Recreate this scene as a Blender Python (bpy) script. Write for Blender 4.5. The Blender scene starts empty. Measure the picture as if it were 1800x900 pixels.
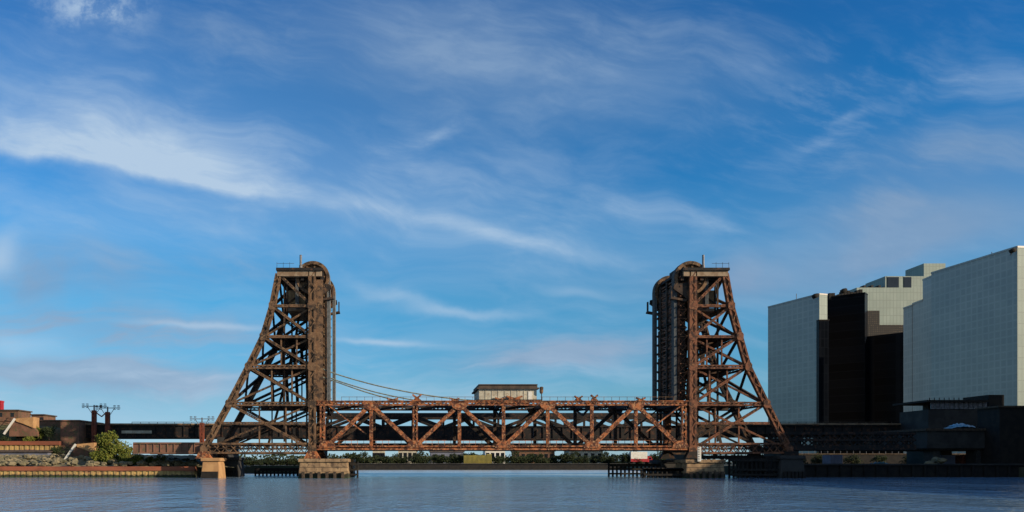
import bpy, math, random
from mathutils import Vector, Matrix
R = math.radians
sc = bpy.context.scene
COL = sc.collection
random.seed(7)

# ------------------------------------------------------------------ camera
F, HX, HY, CAMZ = 1386.0, 709.0, 812.0, 2.93
cam = bpy.data.cameras.new('camera'); cam_o = bpy.data.objects.new('camera', cam); COL.objects.link(cam_o)
cam.sensor_width = 36; cam.lens = 36*F/1800
cam.shift_x = (900-HX)/1800; cam.shift_y = (HY-450)/1800
cam.clip_start = .5; cam.clip_end = 20000
cam_o.location = (0, 0, CAMZ); cam_o.rotation_euler = (R(90), 0, 0)
sc.camera = cam_o
sc.view_settings.view_transform = 'Standard'; sc.view_settings.look = 'None'
sc.view_settings.exposure = 0.0; sc.view_settings.gamma = 1

# ------------------------------------------------------------------ sun
SUN = Vector((.80, -.48, .33)).normalized()
sl = bpy.data.lights.new('sun', 'SUN'); sl.energy = 4.8; sl.angle = R(.5); sl.color = (1, .83, .62)
so = bpy.data.objects.new('sun', sl); COL.objects.link(so)
so.rotation_euler = SUN.to_track_quat('Z', 'Y').to_euler()

# ------------------------------------------------------------------ world: sky with cirrus
world = bpy.data.worlds.new('World'); sc.world = world; world.use_nodes = True
wt = world.node_tree; wt.nodes.clear()
WS = .1
class G:
    def __init__(s, t): s.t = t
    def n(s, typ, **k):
        o = s.t.nodes.new(typ)
        for a, b in k.items(): setattr(o, a, b)
        return o
    def put(s, sock, v):
        if isinstance(v, bpy.types.NodeSocket): s.t.links.new(v, sock)
        else: sock.default_value = v
    def m(s, op, a, b=0.0, c=0.0, clamp=False):
        o = s.n('ShaderNodeMath', operation=op, use_clamp=clamp)
        s.put(o.inputs[0], a); s.put(o.inputs[1], b)
        if len(o.inputs) > 2: s.put(o.inputs[2], c)
        return o.outputs[0]
    def add(s, a, b): return s.m('ADD', a, b)
    def mul(s, a, b): return s.m('MULTIPLY', a, b)
    def sub(s, a, b): return s.m('SUBTRACT', a, b)
    def xyz(s, x, y, z=0.0):
        o = s.n('ShaderNodeCombineXYZ'); s.put(o.inputs[0], x); s.put(o.inputs[1], y); s.put(o.inputs[2], z); return o.outputs[0]
    def noise(s, vec, scale=1, detail=6, rough=.55, dist=0.0, lac=2.0):
        o = s.n('ShaderNodeTexNoise'); s.put(o.inputs['Vector'], vec)
        o.inputs['Scale'].default_value = scale; o.inputs['Detail'].default_value = detail
        o.inputs['Roughness'].default_value = rough; o.inputs['Distortion'].default_value = dist; o.inputs['Lacunarity'].default_value = lac
        return o.outputs['Fac']
    def mix(s, f, a, b, bt='MIX'):
        o = s.n('ShaderNodeMix', data_type='RGBA', blend_type=bt)
        s.put(o.inputs[0], f); s.put(o.inputs[6], a); s.put(o.inputs[7], b); return o.outputs[2]
    def mr(s, v, a, b, c=0.0, d=1.0, smooth=True):
        o = s.n('ShaderNodeMapRange'); o.interpolation_type = 'SMOOTHSTEP' if smooth else 'LINEAR'
        s.put(o.inputs[0], v)
        for i, q in enumerate((a, b, c, d)): o.inputs[1+i].default_value = q
        return o.outputs[0]
    def curve(s, v, pts):
        o = s.n('ShaderNodeFloatCurve'); s.put(o.inputs[1], v); c = o.mapping.curves[0]
        c.points[0].location = pts[0]; c.points[1].location = pts[-1]
        for p in pts[1:-1]: c.points.new(*p)
        o.mapping.update(); return o.outputs[0]
g = G(wt)
tc = g.n('ShaderNodeTexCoord'); sp = g.n('ShaderNodeSeparateXYZ'); wt.links.new(tc.outputs['Generated'], sp.inputs[0])
dx, dy_, dz = sp.outputs
yy = g.m('MAXIMUM', dy_, .18)
# sky map: azimuth / elevation tangents about due north, in thousandths (a direction on the sky dome, at infinity)
px = g.add(g.mul(g.m('DIVIDE', dx, yy), F), HX)
py = g.sub(HY, g.mul(g.m('DIVIDE', dz, yy), F))
base = g.xyz(g.mul(px, .001), g.mul(py, .001), 0.0)
w1 = g.noise(base, 3.2, 2, .5)
w2 = g.noise(g.xyz(g.mul(px, .001), g.mul(py, .001), 7.3), 3.8, 2, .5)
w3 = g.noise(g.xyz(g.mul(px, .001), g.mul(py, .001), 3.1), 14, 4, .55)
qx = g.add(px, g.add(g.mul(g.sub(w1, .5), 260), g.mul(g.sub(w3, .5), 16)))
qy = g.add(py, g.add(g.mul(g.sub(w2, .5), 120), g.mul(g.sub(w3, .5), 10)))
ca, sa = math.cos(R(13)), math.sin(R(13))
al = g.add(g.mul(qx, ca), g.mul(qy, sa)); pe = g.sub(g.mul(qy, ca), g.mul(qx, sa))
st = g.noise(g.xyz(g.mul(al, .0022), g.mul(pe, .0085), 1.0), 1.0, 7, .52)      # long wisps
st2 = g.noise(g.xyz(g.mul(qx, .0035), g.mul(qy, .022), 5.0), 1.0, 8, .6)       # level wisps near the horizon
fi = g.noise(g.xyz(g.mul(al, .009), g.mul(pe, .030), 2.0), 1.0, 8, .6)       # fine fibres
so_ = g.noise(base, 5.5, 7, .55)
wisp = g.add(g.mul(st, .7), g.mul(fi, .3))
wispC = g.mr(wisp, .36, .66)
lev = g.mr(st2, .38, .66)
soft = g.mr(so_, .32, .68)
def gauss(cx, cy, sx, sy, ang=0, X=qx, Y=qy):
    c, s = math.cos(R(ang)), math.sin(R(ang))
    x = g.sub(X, cx); y = g.sub(Y, cy)
    a = g.mul(g.add(g.mul(x, c), g.mul(y, s)), 1/sx); b = g.mul(g.sub(g.mul(y, c), g.mul(x, s)), 1/sy)
    return g.m('EXPONENT', g.mul(g.add(g.mul(a, a), g.mul(b, b)), -1.0))
def total(lst):
    t = None
    for k in lst: t = k if t is None else g.add(t, k)
    return t
# the long cirrus band with a crisp lower edge
bx = g.add(px, g.mul(g.sub(w3, .5), 60)); by = g.add(py, g.add(g.mul(g.sub(w2, .5), 40), g.mul(g.sub(w3, .5), 34)))
cl = g.mul(g.curve(g.mul(bx, 1/1800), [(0, 262/900), (.11, 288/900), (.2, 318/900), (.29, 352/900), (.4, 374/900), (.46, 396/900), (.53, 434/900), (.6, 458/900), (.75, 480/900), (1, 500/900)]), 900)
dd = g.sub(by, cl)                                  # >0 below the band
up = g.m('EXPONENT', g.mul(g.m('POWER', g.mul(g.m('MINIMUM', dd, 0.0), g.curve(g.mul(bx, 1/1800), [(0, .019), (.25, .024), (.33, .05), (.6, .075), (1, .09)])), 2.0), -1.0))
dn = g.m('EXPONENT', g.mul(g.m('POWER', g.mul(g.m('MAXIMUM', dd, 0.0), 1/13), 2.0), -1.0))
amp = g.curve(g.mul(bx, 1/1800), [(0, .93), (.15, .92), (.24, .74), (.28, .42), (.36, .32), (.46, .42), (.53, .36), (.6, .22), (.66, .04), (1, 0)])
band = g.mul(g.mul(g.mul(up, dn), amp), g.add(.8, g.mul(g.sub(fi, .5), .9)))
white = [band,
    g.mul(gauss(160, 10, 82, 34, 5, bx, by), g.add(.12, g.mul(g.mr(g.noise(base, 13, 9, .65), .42, .6), .62))),
    g.mul(gauss(10, 452, 46, 30), .62),
    g.mul(gauss(360, 574, 120, 6, 3, px, g.add(g.mul(by, .5), g.mul(py, .5))), .5), g.mul(gauss(665, 600, 80, 5.5, 4, px, g.add(g.mul(by, .4), g.mul(py, .6))), .6),
    g.mul(gauss(30, 600, 60, 22, 8), .4), g.mul(gauss(820, 552, 110, 9, 5, px, by), .38),
    g.mul(gauss(700, 520, 95, 12, 18, px, by), .34), g.mul(gauss(1010, 523, 60, 10, 3), .26),
    g.mul(gauss(730, 235, 90, 16, -14), g.mul(wispC, .36)), g.mul(gauss(1230, 395, 60, 12, 22), g.mul(wispC, .32)),
    g.mul(gauss(1150, 370, 110, 22, 16), g.mul(wispC, .28)),
    g.mul(gauss(1430, 250, 70, 12, -20), g.mul(wispC, .34)), g.mul(gauss(1510, 195, 40, 8, -20), g.mul(wispC, .3)),
    g.mul(gauss(1340, 130, 80, 12, 8), g.mul(wispC, .14)),
    g.mul(gauss(1720, 130, 130, 34, 8), g.mul(wispC, .42)),
    g.mul(gauss(150, 170, 420, 110, 12, px, py), g.add(.14, g.mul(wispC, .2))),
    g.mul(gauss(560, 340, 360, 80, 12, px, py), g.add(.16, g.mul(wispC, .24))),
    g.mul(gauss(850, 350, 330, 70, 14, px, py), g.add(.1, g.mul(wispC, .24))),
    g.mul(gauss(860, 110, 400, 90, 8, px, py), g.add(.08, g.mul(wispC, .07))),
    g.mul(gauss(1180, 110, 420, 110, 6, px, py), g.mul(wispC, .05)),
    g.mul(gauss(200, 380, 420, 60, 6, px, py), g.add(.16, g.mul(wispC, .2))),
    g.mul(gauss(760, 645, 420, 12, 2, px, by), g.mul(lev, .3)),
    g.mul(gauss(400, 700, 700, 30, 0, px, py), g.mul(lev, .28)),
    g.mul(gauss(330, 660, 300, 10, 3, px, by), g.mul(lev, .36)),
    g.mul(g.mr(py, 250, 700, .0, .14), lev),
    g.mul(g.mul(wispC, g.mr(fi, .38, .68)), .06), g.mul(gauss(1010, 250, 300, 130, 0, px, py), g.mul(g.mr(g.noise(g.xyz(g.mul(qx, .004), g.mul(qy, .012), 9.0), 1.0, 8, .6), .42, .7), .12)),
    g.mul(gauss(1450, 200, 160, 110, -25, px, py), g.mul(g.mr(fi, .45, .65), .08))]
lilac = [g.mul(gauss(60, 720, 420, 60, 2, px, py), .42), g.mul(gauss(120, 600, 330, 60, 2, px, by), g.add(.1, g.mul(lev, .35))), g.mul(gauss(1650, 400, 420, 110, -8, px, py), .3), g.mul(gauss(900, 500, 700, 90, 0, px, py), .12), g.mul(gauss(90, 490, 150, 62, 6), g.add(.35, g.mul(soft, .5))), g.mul(gauss(190, 662, 290, 28, 3, px, by), g.add(.62, g.mul(lev, .4))),
    g.mul(gauss(190, 580, 260, 28, 2, px, by), g.add(.3, g.mul(lev, .6))), g.mul(gauss(130, 640, 200, 16, 5), .4), g.mul(gauss(1000, 625, 190, 26, -4, px, by), g.add(.45, g.mul(lev, .6))),
    g.mul(gauss(930, 655, 120, 9, 0), .4), g.mul(gauss(1700, 270, 230, 62, -8), g.add(.25, g.mul(wispC, .5))),
    g.mul(gauss(1480, 455, 210, 50, -14), g.add(.35, g.mul(soft, .45))), g.mul(gauss(1700, 400, 240, 60, -6), .35), g.mul(gauss(1250, 500, 160, 30, -4), .25),
    g.mul(gauss(1540, 360, 140, 26, -10), g.mul(wispC, .45)), g.mul(gauss(430, 60, 340, 44, 8, px, py), g.mul(wispC, .3)),
    g.mul(gauss(830, 120, 380, 130, 6, px, py), g.add(.24, g.mul(wispC, .2))), g.mul(gauss(330, 470, 300, 36, 4), g.mul(wispC, .4)),
    g.mul(gauss(1050, 60, 300, 60, 3, px, py), g.mul(wispC, .3))]
north = g.mr(dy_, .02, .3)
fw = g.mul(g.m('MINIMUM', total(white), .93), north); fl = g.mul(g.m('MINIMUM', total(lilac), .85), north)
fw = g.add(fw, g.mul(g.sub(1.0, north), .12))
sky = g.n('ShaderNodeTexSky', sky_type='NISHITA', sun_disc=False)
sky.sun_elevation = math.asin(SUN.z); sky.sun_rotation = math.atan2(SUN.x, SUN.y)
sky.altitude = 0; sky.air_density = 1.0; sky.dust_density = .3; sky.ozone_density = 3.0
rmp = g.n('ShaderNodeValToRGB'); rmp.color_ramp.interpolation = 'LINEAR'
TINT = [(0.0111, (0.085, 0.432, 0.708)), (0.1667, (0.073, 0.463, 0.715)), (0.3333, (0.059, 0.474, 0.718)), (0.4667, (0.109, 0.541, 0.728)), (0.5778, (0.156, 0.538, 0.67)), (0.6889, (0.201, 0.48, 0.606)), (0.7778, (0.275, 0.464, 0.593)), (0.8444, (0.309, 0.477, 0.713)), (0.8889, (0.355, 0.551, 0.894))]
for i, (pos, c) in enumerate(TINT):
    e = rmp.color_ramp.elements[i] if i < 2 and i == 0 else (rmp.color_ramp.elements[-1] if i == len(TINT)-1 else rmp.color_ramp.elements.new(pos))
    e.position = pos; e.color = (*c, 1)
g.put(rmp.inputs[0], g.m('MULTIPLY', py, 1/900, clamp=True))
tint = g.mix(north, (.44, .46, .48, 1), rmp.outputs[0])
SKYC = g.mix(1.0, g.mix(1.0, sky.outputs[0], tint, 'MULTIPLY'), (2, 2, 2, 1), 'MULTIPLY')
K = 1/WS
lowc = g.mix(g.mr(py, 480, 640), (.22*K, .34*K, .52*K, 1), (.27*K, .385*K, .55*K, 1))
c1 = g.mix(fl, SKYC, lowc); c2 = g.mix(fw, c1, (.48*K, .62*K, .78*K, 1))
bg = g.n('ShaderNodeBackground'); bg.inputs['Strength'].default_value = WS; wt.links.new(c2, bg.inputs['Color'])
wo = g.n('ShaderNodeOutputWorld'); wt.links.new(bg.outputs[0], wo.inputs[0])

# ------------------------------------------------------------------ helpers
def W(x, y, Y): return Vector(((x-HX)/F*Y, Y, CAMZ+(HY-y)/F*Y))
def mat(name, c1, c2=None, scale=1.0, rough=.8, bump=0.0, c3=None, metal=0.0, stretch=(1, 1, 1), lo=.42, hi=.6, spec=.4, bscale=None, tide=None):
    m = bpy.data.materials.new(name); m.use_nodes = True; t = m.node_tree; q = G(t)
    b = t.nodes['Principled BSDF']; b.inputs['Roughness'].default_value = rough; b.inputs['Metallic'].default_value = metal
    b.inputs['Specular IOR Level'].default_value = spec
    tc = q.n('ShaderNodeTexCoord'); mp = q.n('ShaderNodeMapping'); mp.inputs['Scale'].default_value = stretch
    gm = q.n('ShaderNodeNewGeometry'); t.links.new(gm.outputs['Position'], mp.inputs[0])
    v = mp.outputs[0]; n1 = q.noise(v, scale, 8, .62)
    col = q.mix(q.mr(n1, lo, hi), (*c1, 1), (*(c2 or c1), 1))
    if c3:
        n2 = q.noise(v, scale*2.7, 6, .6); col = q.mix(q.mr(n2, .52, .64), col, (*c3, 1))
    if tide:
        sz = q.n('ShaderNodeSeparateXYZ'); t.links.new(gm.outputs['Position'], sz.inputs[0])
        lvl = q.add(sz.outputs[2], q.mul(q.sub(q.noise(gm.outputs['Position'], 1.6, 5, .6), .5), 1.1))
        col = q.mix(q.mr(lvl, tide-.12, tide+.12), (.035, .035, .022, 1), col)
        col = q.mix(q.mr(lvl, .15, .3), (.04, .06, .02, 1), col)
        sv = q.n('ShaderNodeMapping'); sv.inputs['Scale'].default_value = (1.8, 1.8, .22); t.links.new(gm.outputs['Position'], sv.inputs[0])
        col = q.mix(q.mul(q.mr(q.noise(sv.outputs[0], 1.0, 6, .6), .5, .66), .6), col, (.09, .055, .035, 1))
    t.links.new(col, b.inputs['Base Color'])
    if bump:
        bn = q.n('ShaderNodeBump'); bn.inputs['Strength'].default_value = bump; bn.inputs['Distance'].default_value = .1
        q.put(bn.inputs['Height'], q.noise(v, bscale or scale*4, 5, .6)); t.links.new(bn.outputs[0], b.inputs['Normal'])
    return m
M = {}
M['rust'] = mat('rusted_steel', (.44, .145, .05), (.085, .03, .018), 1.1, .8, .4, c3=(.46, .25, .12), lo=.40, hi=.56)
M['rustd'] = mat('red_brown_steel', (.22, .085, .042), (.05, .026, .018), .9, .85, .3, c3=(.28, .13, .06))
M['shaded'] = mat('shade_darkened_steel', (.060, .038, .026), (.020, .016, .013), .45, .85, .3, c3=(.13, .07, .035))  # darker steel copy with the shade of rear and inner members in its colour
M['brown'] = mat('weathered_steel', (.18, .10, .052), (.045, .030, .020), .8, .85, .3, c3=(.25, .15, .075))
M['dark'] = mat('dark_steel', (.022, .017, .014), (.008, .008, .008), .5, .8, .2, c3=(.08, .035, .018))
M['capst'] = mat('tan_steel', (.34, .25, .16), (.22, .14, .08), .7, .8, .2)
M['rope'] = mat('wire_rope', (.13, .14, .14), (.07, .08, .085), 2, .6, .2)
M['cable'] = mat('green_grey_cable', (.24, .27, .22), (.15, .17, .14), 2, .7)
M['conc'] = mat('tan_concrete', (.42, .28, .15), (.26, .17, .095), .45, .9, .5, c3=(.13, .09, .055), tide=.85)
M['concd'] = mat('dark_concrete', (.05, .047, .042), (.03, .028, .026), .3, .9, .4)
M['cw'] = mat('counterweight_concrete', (.38, .26, .13), (.2, .13, .07), .5, .9, .3)
M['cream'] = mat('cream_paint', (.56, .52, .40), (.42, .38, .29), .9, .75, .1, c3=(.36, .29, .19))
M['roof'] = mat('brown_roof', (.10, .07, .05), (.06, .045, .035), .8, .8)
M['white'] = mat('white_paint', (.8, .78, .7), (.7, .66, .56), 1.5, .6)
M['bulk'] = mat('tan_sheet_wall', (.52, .35, .13), (.38, .26, .10), .35, .9, .4, c3=(.38, .20, .10), stretch=(.3, 1, 1.6), tide=.5)
M['cap'] = mat('red_brown_cap', (.32, .10, .05), (.2, .065, .035), .3, .85, .3, stretch=(.4, 1, 1))
M['earth'] = mat('earth_and_scrub', (.16, .12, .06), (.08, .085, .03), .18, .95, .6, c3=(.22, .12, .065))
M['ground'] = mat('bank_ground', (.09, .08, .05), (.05, .06, .03), .05, .95, .3)
M['rock'] = mat('grey_green_rock', (.25, .205, .12), (.13, .12, .07), .35, .9, .5)
M['brick'] = mat('brown_brick', (.22, .11, .07), (.15, .08, .05), .6, .9, .4, c3=(.12, .10, .05))
M['orange'] = mat('ochre_concrete', (.52, .30, .13), (.42, .23, .10), .6, .85, .2)
M['redp'] = mat('red_brown_paint', (.24, .06, .03), (.13, .04, .025), 1, .8, .2)
M['lamp'] = mat('dull_glass', (.35, .35, .3), None, 1, .3)
M['insul'] = mat('grey_insulator', (.2, .2, .21), (.1, .1, .11), 3, .5)
M['bark'] = mat('bark', (.10, .07, .045), (.05, .035, .025), 2, .9, .5)
M['leaf'] = mat('green_leaves', (.14, .16, .025), (.05, .08, .012), 1.1, .7, 0, c3=(.18, .16, .03), spec=.2)
M['leafd'] = mat('dark_leaves', (.035, .05, .02), (.018, .028, .012), .5, .8, 0, c3=(.06, .06, .025), spec=.15)
M['bluew'] = mat('blue_grey_wall', (.20, .21, .27), (.15, .16, .21), .2, .8, .1)
M['red'] = mat('red_sheet', (.45, .02, .03), (.35, .02, .025), 1, .6)
M['olive'] = mat('olive_container', (.32, .26, .05), (.24, .2, .05), .4, .7)
M['tarp'] = mat('blue_tarp', (.15, .36, .48), (.45, .55, .6), .5, .5, .3)
M['timber'] = mat('black_timber', (.022, .018, .014), (.012, .011, .010), .8, .9, .5)
M['glassd'] = mat('dark_glass', (.012, .014, .018), (.008, .009, .012), .2, .15, spec=.5)
M['tyre'] = mat('black_rubber', (.02, .02, .02), None, 1, .8)

class MB:
    def __init__(s): s.v = []; s.f = []
    def hexa(s, pts):
        b = len(s.v); s.v += [tuple(p) for p in pts]
        s.f += [tuple(b+i for i in q) for q in ((0, 3, 2, 1), (4, 5, 6, 7), (0, 1, 5, 4), (1, 2, 6, 5), (2, 3, 7, 6), (3, 0, 4, 7))]
        return s
    def box(s, a, b):
        x0, x1 = sorted((a[0], b[0])); y0, y1 = sorted((a[1], b[1])); z0, z1 = sorted((a[2], b[2]))
        return s.hexa([(x0, y0, z0), (x1, y0, z0), (x1, y1, z0), (x0, y1, z0), (x0, y0, z1), (x1, y0, z1), (x1, y1, z1), (x0, y1, z1)])
    def beam(s, p, q, w, d, ref=(0, 1, 0)):
        """box from p to q, d thick along ref, w thick across"""
        p = Vector(p); q = Vector(q); ax = (q-p).normalized(); r = Vector(ref); r = r-ax*r.dot(ax)
        if r.length < 1e-3: r = Vector((1, 0, 0)); r = r-ax*r.dot(ax)
        r.normalize(); u = ax.cross(r)
        return s.hexa([e+u*(a*w/2)+r*(b*d/2) for e in (p, q) for a, b in ((-1, -1), (1, -1), (1, 1), (-1, 1))])
    def laced(s, p, q, w, d, t=.10, pitch=None, ref=(0, 1, 0)):
        """built-up member: two side channels joined by zigzag lacing bars on both faces"""
        p = Vector(p); q = Vector(q); L = (q-p).length; ax = (q-p)/L; r = Vector(ref); r = (r-ax*r.dot(ax)).normalized(); u = ax.cross(r)
        for a in (-1, 1):
            o = u*(a*(w-t)/2); s.beam(p+o, q+o, t, d, ref)
            for b in (-1, 1):
                o2 = u*(a*(w/2-t*1.5))+r*(b*(d/2-.04)); s.beam(p+o2, q+o2, t*1.6, .06, ref)
        n = max(2, round(L/(pitch or w*1.1)))
        for b in (-1, 1):
            for i in range(n):
                sgn = 1 if (i+(b > 0)) % 2 else -1
                e0 = p+ax*(L*i/n)+u*(sgn*(w/2-t))+r*(b*(d/2+.01)); e1 = p+ax*(L*(i+1)/n)-u*(sgn*(w/2-t))+r*(b*(d/2+.01))
                s.beam(e0, e1, t*1.1, .03, ref)
        return s
    def tube(s, pts, r, n=8):
        pts = [Vector(p) for p in pts]; rs = r if isinstance(r, (list, tuple)) else [r]*len(pts)
        b0 = len(s.v); k = len(pts)
        for i, p in enumerate(pts):
            a = (pts[min(i+1, k-1)]-pts[max(i-1, 0)]).normalized()
            ref = Vector((0, 0, 1)) if abs(a.z) < .9 else Vector((1, 0, 0))
            u = a.cross(ref).normalized(); w = a.cross(u)
            for j in range(n):
                t = 2*math.pi*j/n; s.v.append(tuple(p+(u*math.cos(t)+w*math.sin(t))*rs[i]))
        for i in range(k-1):
            for j in range(n):
                s.f.append((b0+i*n+j, b0+i*n+(j+1) % n, b0+(i+1)*n+(j+1) % n, b0+(i+1)*n+j))
        s.f.append(tuple(b0+j for j in range(n))[::-1]); s.f.append(tuple(b0+(k-1)*n+j for j in range(n)))
        return s
    def prism(s, poly, y0, y1):
        """outline of (x, z) points pushed along Y"""
        b = len(s.v); n = len(poly)
        s.v += [(x, y0, z) for x, z in poly]+[(x, y1, z) for x, z in poly]
        s.f.append(tuple(range(b, b+n))); s.f.append(tuple(range(b+2*n-1, b+n-1, -1)))
        for i in range(n): j = (i+1) % n; s.f.append((b+i, b+n+i, b+n+j, b+j))
        return s
    def slab(s, poly, z0, z1):
        b = len(s.v); n = len(poly)
        s.v += [(x, y, z0) for x, y in poly]+[(x, y, z1) for x, y in poly]
        s.f.append(tuple(range(b+n-1, b-1, -1))); s.f.append(tuple(range(b+n, b+2*n)))
        for i in range(n): j = (i+1) % n; s.f.append((b+i, b+j, b+n+j, b+n+i))
        return s
    def ring(s, c, r0, r1, d, n=28):
        for i in range(n):
            a0, a1 = 2*math.pi*i/n, 2*math.pi*(i+1)/n
            P = [(c[0]+r*math.cos(a), c[2]+r*math.sin(a)) for r, a in ((r0, a0), (r1, a0), (r1, a1), (r0, a1))]
            s.prism(P, c[1]-d/2, c[1]+d/2)
        return s
    def build(s, name, m, parent=None, smooth=False, bevel=0):
        me = bpy.data.meshes.new(name); me.from_pydata(s.v, [], s.f); me.validate(); me.update()
        o = bpy.data.objects.new(name, me); COL.objects.link(o); me.materials.append(M[m] if isinstance(m, str) else m)
        if smooth: me.polygons.foreach_set('use_smooth', [True]*len(me.polygons))
        if parent is not None: o.parent = parent; o.matrix_parent_inverse = parent.matrix_world.inverted()
        if bevel:
            bm = o.modifiers.new('bevel', 'BEVEL'); bm.width = bevel; bm.segments = 2; bm.limit_method = 'ANGLE'
        return o
def thing(name, label, cat, loc=(0, 0, 0), group=None):
    o = bpy.data.objects.new(name, None); COL.objects.link(o); o.location = loc; o['label'] = label; o['category'] = cat
    if group: o['group'] = group
    o.matrix_world = Matrix.Translation(loc); return o
def tag(o, label, cat, group=None):
    o['label'] = label; o['category'] = cat
    if group: o['group'] = group
    return o
def struct(o, kind='structure'): o['kind'] = kind; return o
def copy_tree(o, loc, label=None):
    c = o.copy(); COL.objects.link(c); c.location = loc
    if label: c['label'] = label
    for ch in o.children:
        d = ch.copy(); COL.objects.link(d); d.parent = c
        for gr in ch.children:
            e = gr.copy(); COL.objects.link(e); e.parent = d
    return c

# ------------------------------------------------------------------ water and land
wm = bpy.data.materials.new('river_water'); wm.use_nodes = True; q = G(wm.node_tree); b = wm.node_tree.nodes['Principled BSDF']
gm = q.n('ShaderNodeNewGeometry'); s_ = q.n('ShaderNodeSeparateXYZ'); wm.node_tree.links.new(gm.outputs['Position'], s_.inputs[0])
b.inputs['Roughness'].default_value = .1; b.inputs['IOR'].default_value = 1.5
wv = q.xyz(s_.outputs[0], q.mul(s_.outputs[1], .45), 0.0)
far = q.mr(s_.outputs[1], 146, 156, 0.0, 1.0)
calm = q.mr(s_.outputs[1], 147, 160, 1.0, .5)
q.put(b.inputs['Base Color'], q.mix(far, (.15, .26, .38, 1), (.60, .70, .74, 1))); q.put(b.inputs['Roughness'], q.mr(s_.outputs[1], 147, 160, .1, .2))  # paler base beyond the bridge puts reflected sky brightness into the colour
h = q.add(q.mul(q.noise(wv, .35, 4, .6), q.mr(q.noise(wv, .02, 3, .5), .4, .62, .5, 2.2)), q.add(q.mul(q.noise(wv, 1.4, 4, .6), .5), q.mul(q.noise(wv, .06, 3, .5), 4.0)))
bn = q.n('ShaderNodeBump'); bn.inputs['Distance'].default_value = .34; q.put(bn.inputs['Strength'], calm); q.put(bn.inputs['Height'], h)
wm.node_tree.links.new(bn.outputs[0], b.inputs['Normal'])
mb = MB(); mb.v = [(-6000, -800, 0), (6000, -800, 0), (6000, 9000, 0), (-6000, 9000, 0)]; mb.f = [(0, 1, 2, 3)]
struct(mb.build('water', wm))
shore = [(-5000, 152), (-40, 152), (-46, 200), (-27, 206), (-20, 292), (82, 292), (74, 158), (118, 152), (122, -60), (5000, -60), (5000, 8000), (-5000, 8000)]
struct(MB().slab(shore, -3, 1.95).build('ground', 'ground'))

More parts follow.
